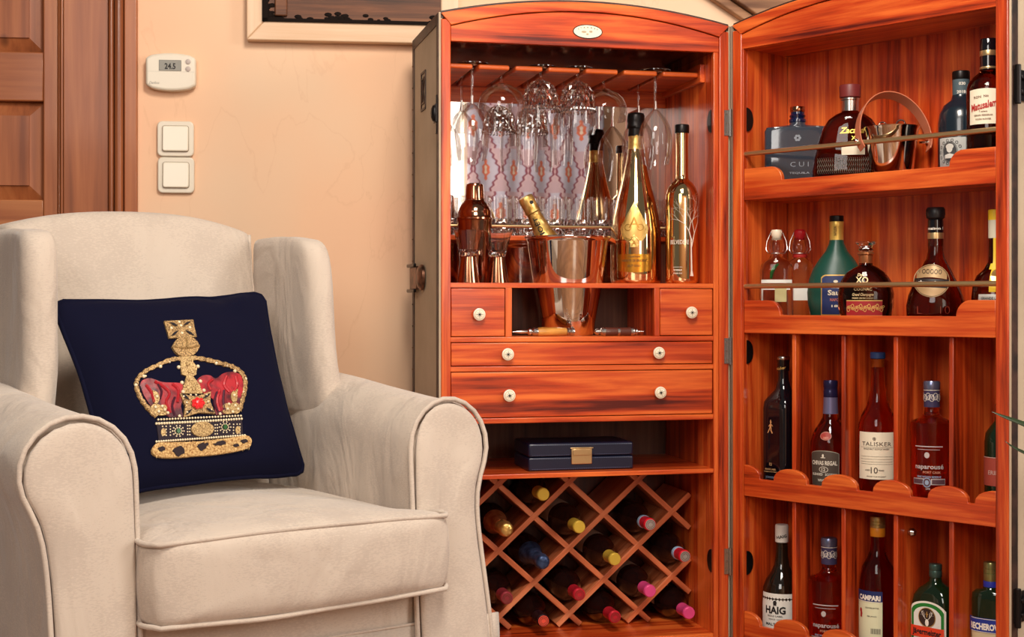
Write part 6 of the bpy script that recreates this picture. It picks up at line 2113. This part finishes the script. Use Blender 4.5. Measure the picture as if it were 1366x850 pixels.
# front cross with the red stone
mc = MB(); cpoly(mc, [(290, 452), (380, 470), (466, 440), (462, 500), (492, 566), (400, 560), (314, 586), (322, 520)], .0052); mc.build('front_cross', GT, pil, smooth=60)
tag(mb.build('cross_slits', INK, pil, smooth=0), kind='stuff')
pearls(mb2, [(310, 470), (330, 560), (350, 462), (440, 462), (466, 545), (448, 500), (328, 505), (380, 462)], .0022, .006)
tag(mb2.build('cross_beads', PRL, pil, smooth=60), kind='stuff')
mc = MB()
p_ = cp(388, 512, .0055)
mc.ball(p_, .0105, 10, 7, k=(1.05, .5, .95))
for i in range(7):
    a = i * .9; q = cp(388 + 26 * math.cos(a), 512 + 22 * math.sin(a), .0085); mc.ball(q, .0046, 6, 5)
mc.build('red_stone', mat('ruby_stone', S((222, 34, 40)), .18, coat=.8), pil, smooth=0)
# fleurs at both sides
mb = MB()
for cx_, cy_, q in ((160, 0, 1), (598, -8, -1)):
    cpoly(mb, spline([(cx_ - 22 * q, 432 + cy_), (cx_ + 8 * q, 448 + cy_), (cx_ + 16 * q, 480 + cy_), (cx_ + 4 * q, 508 + cy_), (cx_ - 16 * q, 500 + cy_), (cx_ - 20 * q, 465 + cy_)], 3), .0042)
    cpoly(mb, cell(cx_ - 4 * q, 535 + cy_, 30, 26), .0040)
    cpoly(mb, cell(cx_ + 36 * q, 530 + cy_, 26, 16), .0038); cpoly(mb, cell(cx_ + 30 * q, 560 + cy_, 34, 14), .0038); cpoly(mb, cell(cx_ - 14 * q, 560 + cy_, 20, 12), .0038)
tag(mb.build('fleur_ornaments', GT2, pil, smooth=60), kind='stuff')
mb = MB()
pearls(mb, [(160, 470), (152, 530), (190, 525), (205, 545), (170, 555), (222, 562), (598, 462), (604, 520), (568, 512), (560, 540), (620, 540), (590, 556), (288, 580), (518, 568)], .0030, .005)
tag(mb.build('fleur_pearls', PRL, pil, smooth=60), kind='stuff')
# jewelled band
mb = MB(); cpoly(mb, [(160, 608), (280, 604), (400, 598), (520, 592), (645, 586), (650, 640), (652, 690), (530, 700), (400, 706), (290, 712), (176, 722), (168, 660)], .0022); mb.build('crown_band', mat('black_plum_band', S((34, 22, 34)), .8), pil, smooth=60)
mb = MB()
for i in range(34):
    t_ = i / 33; pearls(mb, [(162 + 482 * t_, 620 - 28 * t_ + 2 * math.sin(t_ * 3))], .0026)
for i in range(30):
    t_ = i / 29; pearls(mb, [(172 + 468 * t_, 597 - 22 * t_)], .0022)
for i in range(38):
    t_ = i / 37; pearls(mb, [(162 + 500 * t_, 722 - 36 * t_)], .0024)
for cx_, cy_ in ((285, 662), (550, 640)):
    for i in range(10):
        a = i * .628
        for r in (20, 32): pearls(mb, [(cx_ + r * math.cos(a), cy_ + r * .95 * math.sin(a))], .0016)
for x_ in (196, 216, 240, 338, 350, 494, 506, 598, 618, 634):
    for q in range(4): pearls(mb, [(x_, 642 - x_ * .03 + q * 17)], .0016)
tag(mb.build('bead_rows', PRL, pil, smooth=60), kind='stuff')
mb = MB(); cpoly(mb, cell(420, 654, 64, 42, 22), .0050)
for cx_ in (200, 622): cpoly(mb, cell(cx_, 675 - cx_ * .03, 14, 22), .0034)
tag(mb.build('gold_medallion', GT2, pil, smooth=60), kind='stuff')
mb = MB()
for cx_, cy_ in ((285, 662), (550, 640)): cpoly(mb, cell(cx_, cy_, 11, 14, 10), .0045)
mb.build('green_stones', mat('green_stone', S((40, 92, 44)), .25, coat=.6), pil, smooth=60)
# fur rim with dark tails
mb = MB()
top_ = spline([(132, 770), (160, 735), (240, 730), (330, 728), (420, 722), (510, 712), (600, 700), (660, 690), (690, 705), (697, 725)], 4)
bot_ = spline([(690, 750), (650, 770), (560, 788), (470, 800), (380, 806), (290, 814), (210, 816), (160, 808), (134, 790)], 4)
cpoly(mb, top_ + bot_, .0058, step=26)
random.seed(8)
for i in range(420):
    t_ = random.random(); u = 135 + 555 * t_; v = 772 - 48 * t_ ** 1.4 + random.uniform(-38, 38)
    if 150 < u < 680 or abs(v - 765 + 40 * t_) < 26:
        a, c = cp(u, v, .0058), cp(u + random.uniform(-12, 4), v + random.uniform(8, 18), .0066 + random.random() * .001)
        e_ = cp(u + 4, v, .0058)
        mb.add([a, e_, c], [(0, 1, 2)])
mb.build('fur_rim', noisy(mat('golden_fur_thread', S((206, 162, 100)), .7), 300, S((160, 112, 60)), S((230, 194, 132)), bump=.8, bscale=500, dist=.002), pil, smooth=60)
mb = MB()
for u, v, a, c in ((184, 768, 20, 14), (282, 780, 32, 28), (412, 755, 24, 22), (440, 742, 10, 10), (522, 734, 26, 13), (495, 742, 18, 6), (606, 748, 17, 9), (652, 724, 20, 11)):
    cpoly(mb, [(u + a * math.cos(2 * PI * i / 12) * (1 + .18 * math.sin(i * 2.3)), v + c * math.sin(2 * PI * i / 12) * (1 + .2 * math.cos(i * 1.9))) for i in range(12)], .0074)
mb.build('ermine_tails', mat('dark_plum_tail', S((40, 26, 32)), .8), pil, smooth=60)

# ------------------------------------------------------------------ potted plant whose leaf tips reach in from the right
def ray(px, py, d): return Vector(((px - 683) / F * d, d, H + (HY - py) / F * d))
base = Vector((1.16, 2.50, 0))
pl = empty('potted_spider_plant', base, 0, 'long thin dark green plant leaves reaching in from the right edge', 'plant')
MB().lathe([(.10, 0), (.13, .20), (.14, .21), (.14, .24), (.125, .24), (.12, .20), (0, .19)], 28).build('pot', mat('terracotta', S((150, 84, 56)), .7), pl)
LF = mat('leaf_green', S((44, 58, 34)), .4, coat=.2)
root_ = Vector((0, 0, .20))
tips = [(ray(1323, 549, 2.55) - base, ray(1366, 570, 2.52) - base), (ray(1340, 588, 2.56) - base, ray(1368, 614, 2.54) - base)]
for k in range(9):
    a = .3 + k * .7
    tips.append((Vector((.32 * math.cos(a), .32 * math.sin(a) * .7 , .42 + .1 * math.sin(k))), Vector((.2 * math.cos(a), .14 * math.sin(a), .60))))
for i, (tip, mid) in enumerate(tips):
    if i >= 2 and tip.x < -.1: tip.x *= -.5; mid.x *= -.5
    n_ = 18; mb = MB(); vs = []
    up_ = root_.lerp(mid, .55) + Vector((.02, 0, .16))
    for j in range(n_ + 1):
        t_ = j / n_
        # cubic through root, rise, mid, tip
        p0, p1, p2, p3 = root_, up_ + Vector((0, 0, .05)), mid * 1.0 + (mid - tip) * .6, tip
        p_ = p0 * (1 - t_) ** 3 + p1 * 3 * t_ * (1 - t_) ** 2 + p2 * 3 * t_ ** 2 * (1 - t_) + p3 * t_ ** 3
        w_ = .0075 * math.sin(PI * min(1, .08 + t_ * .92)) ** .6 * (1 if i == 0 else .7)
        s_ = Vector((.25, .5, .75)).normalized() * w_
        vs += [p_ + s_, p_ - Vector((0, .0008, .0008)), p_ - s_]
    fs = []
    for j in range(n_):
        fs += [(3 * j, 3 * j + 1, 3 * j + 4, 3 * j + 3), (3 * j + 1, 3 * j + 2, 3 * j + 5, 3 * j + 4)]
    mb.add(vs, fs); mb.build('leaf', LF, pl, smooth=60, solid=.0006)
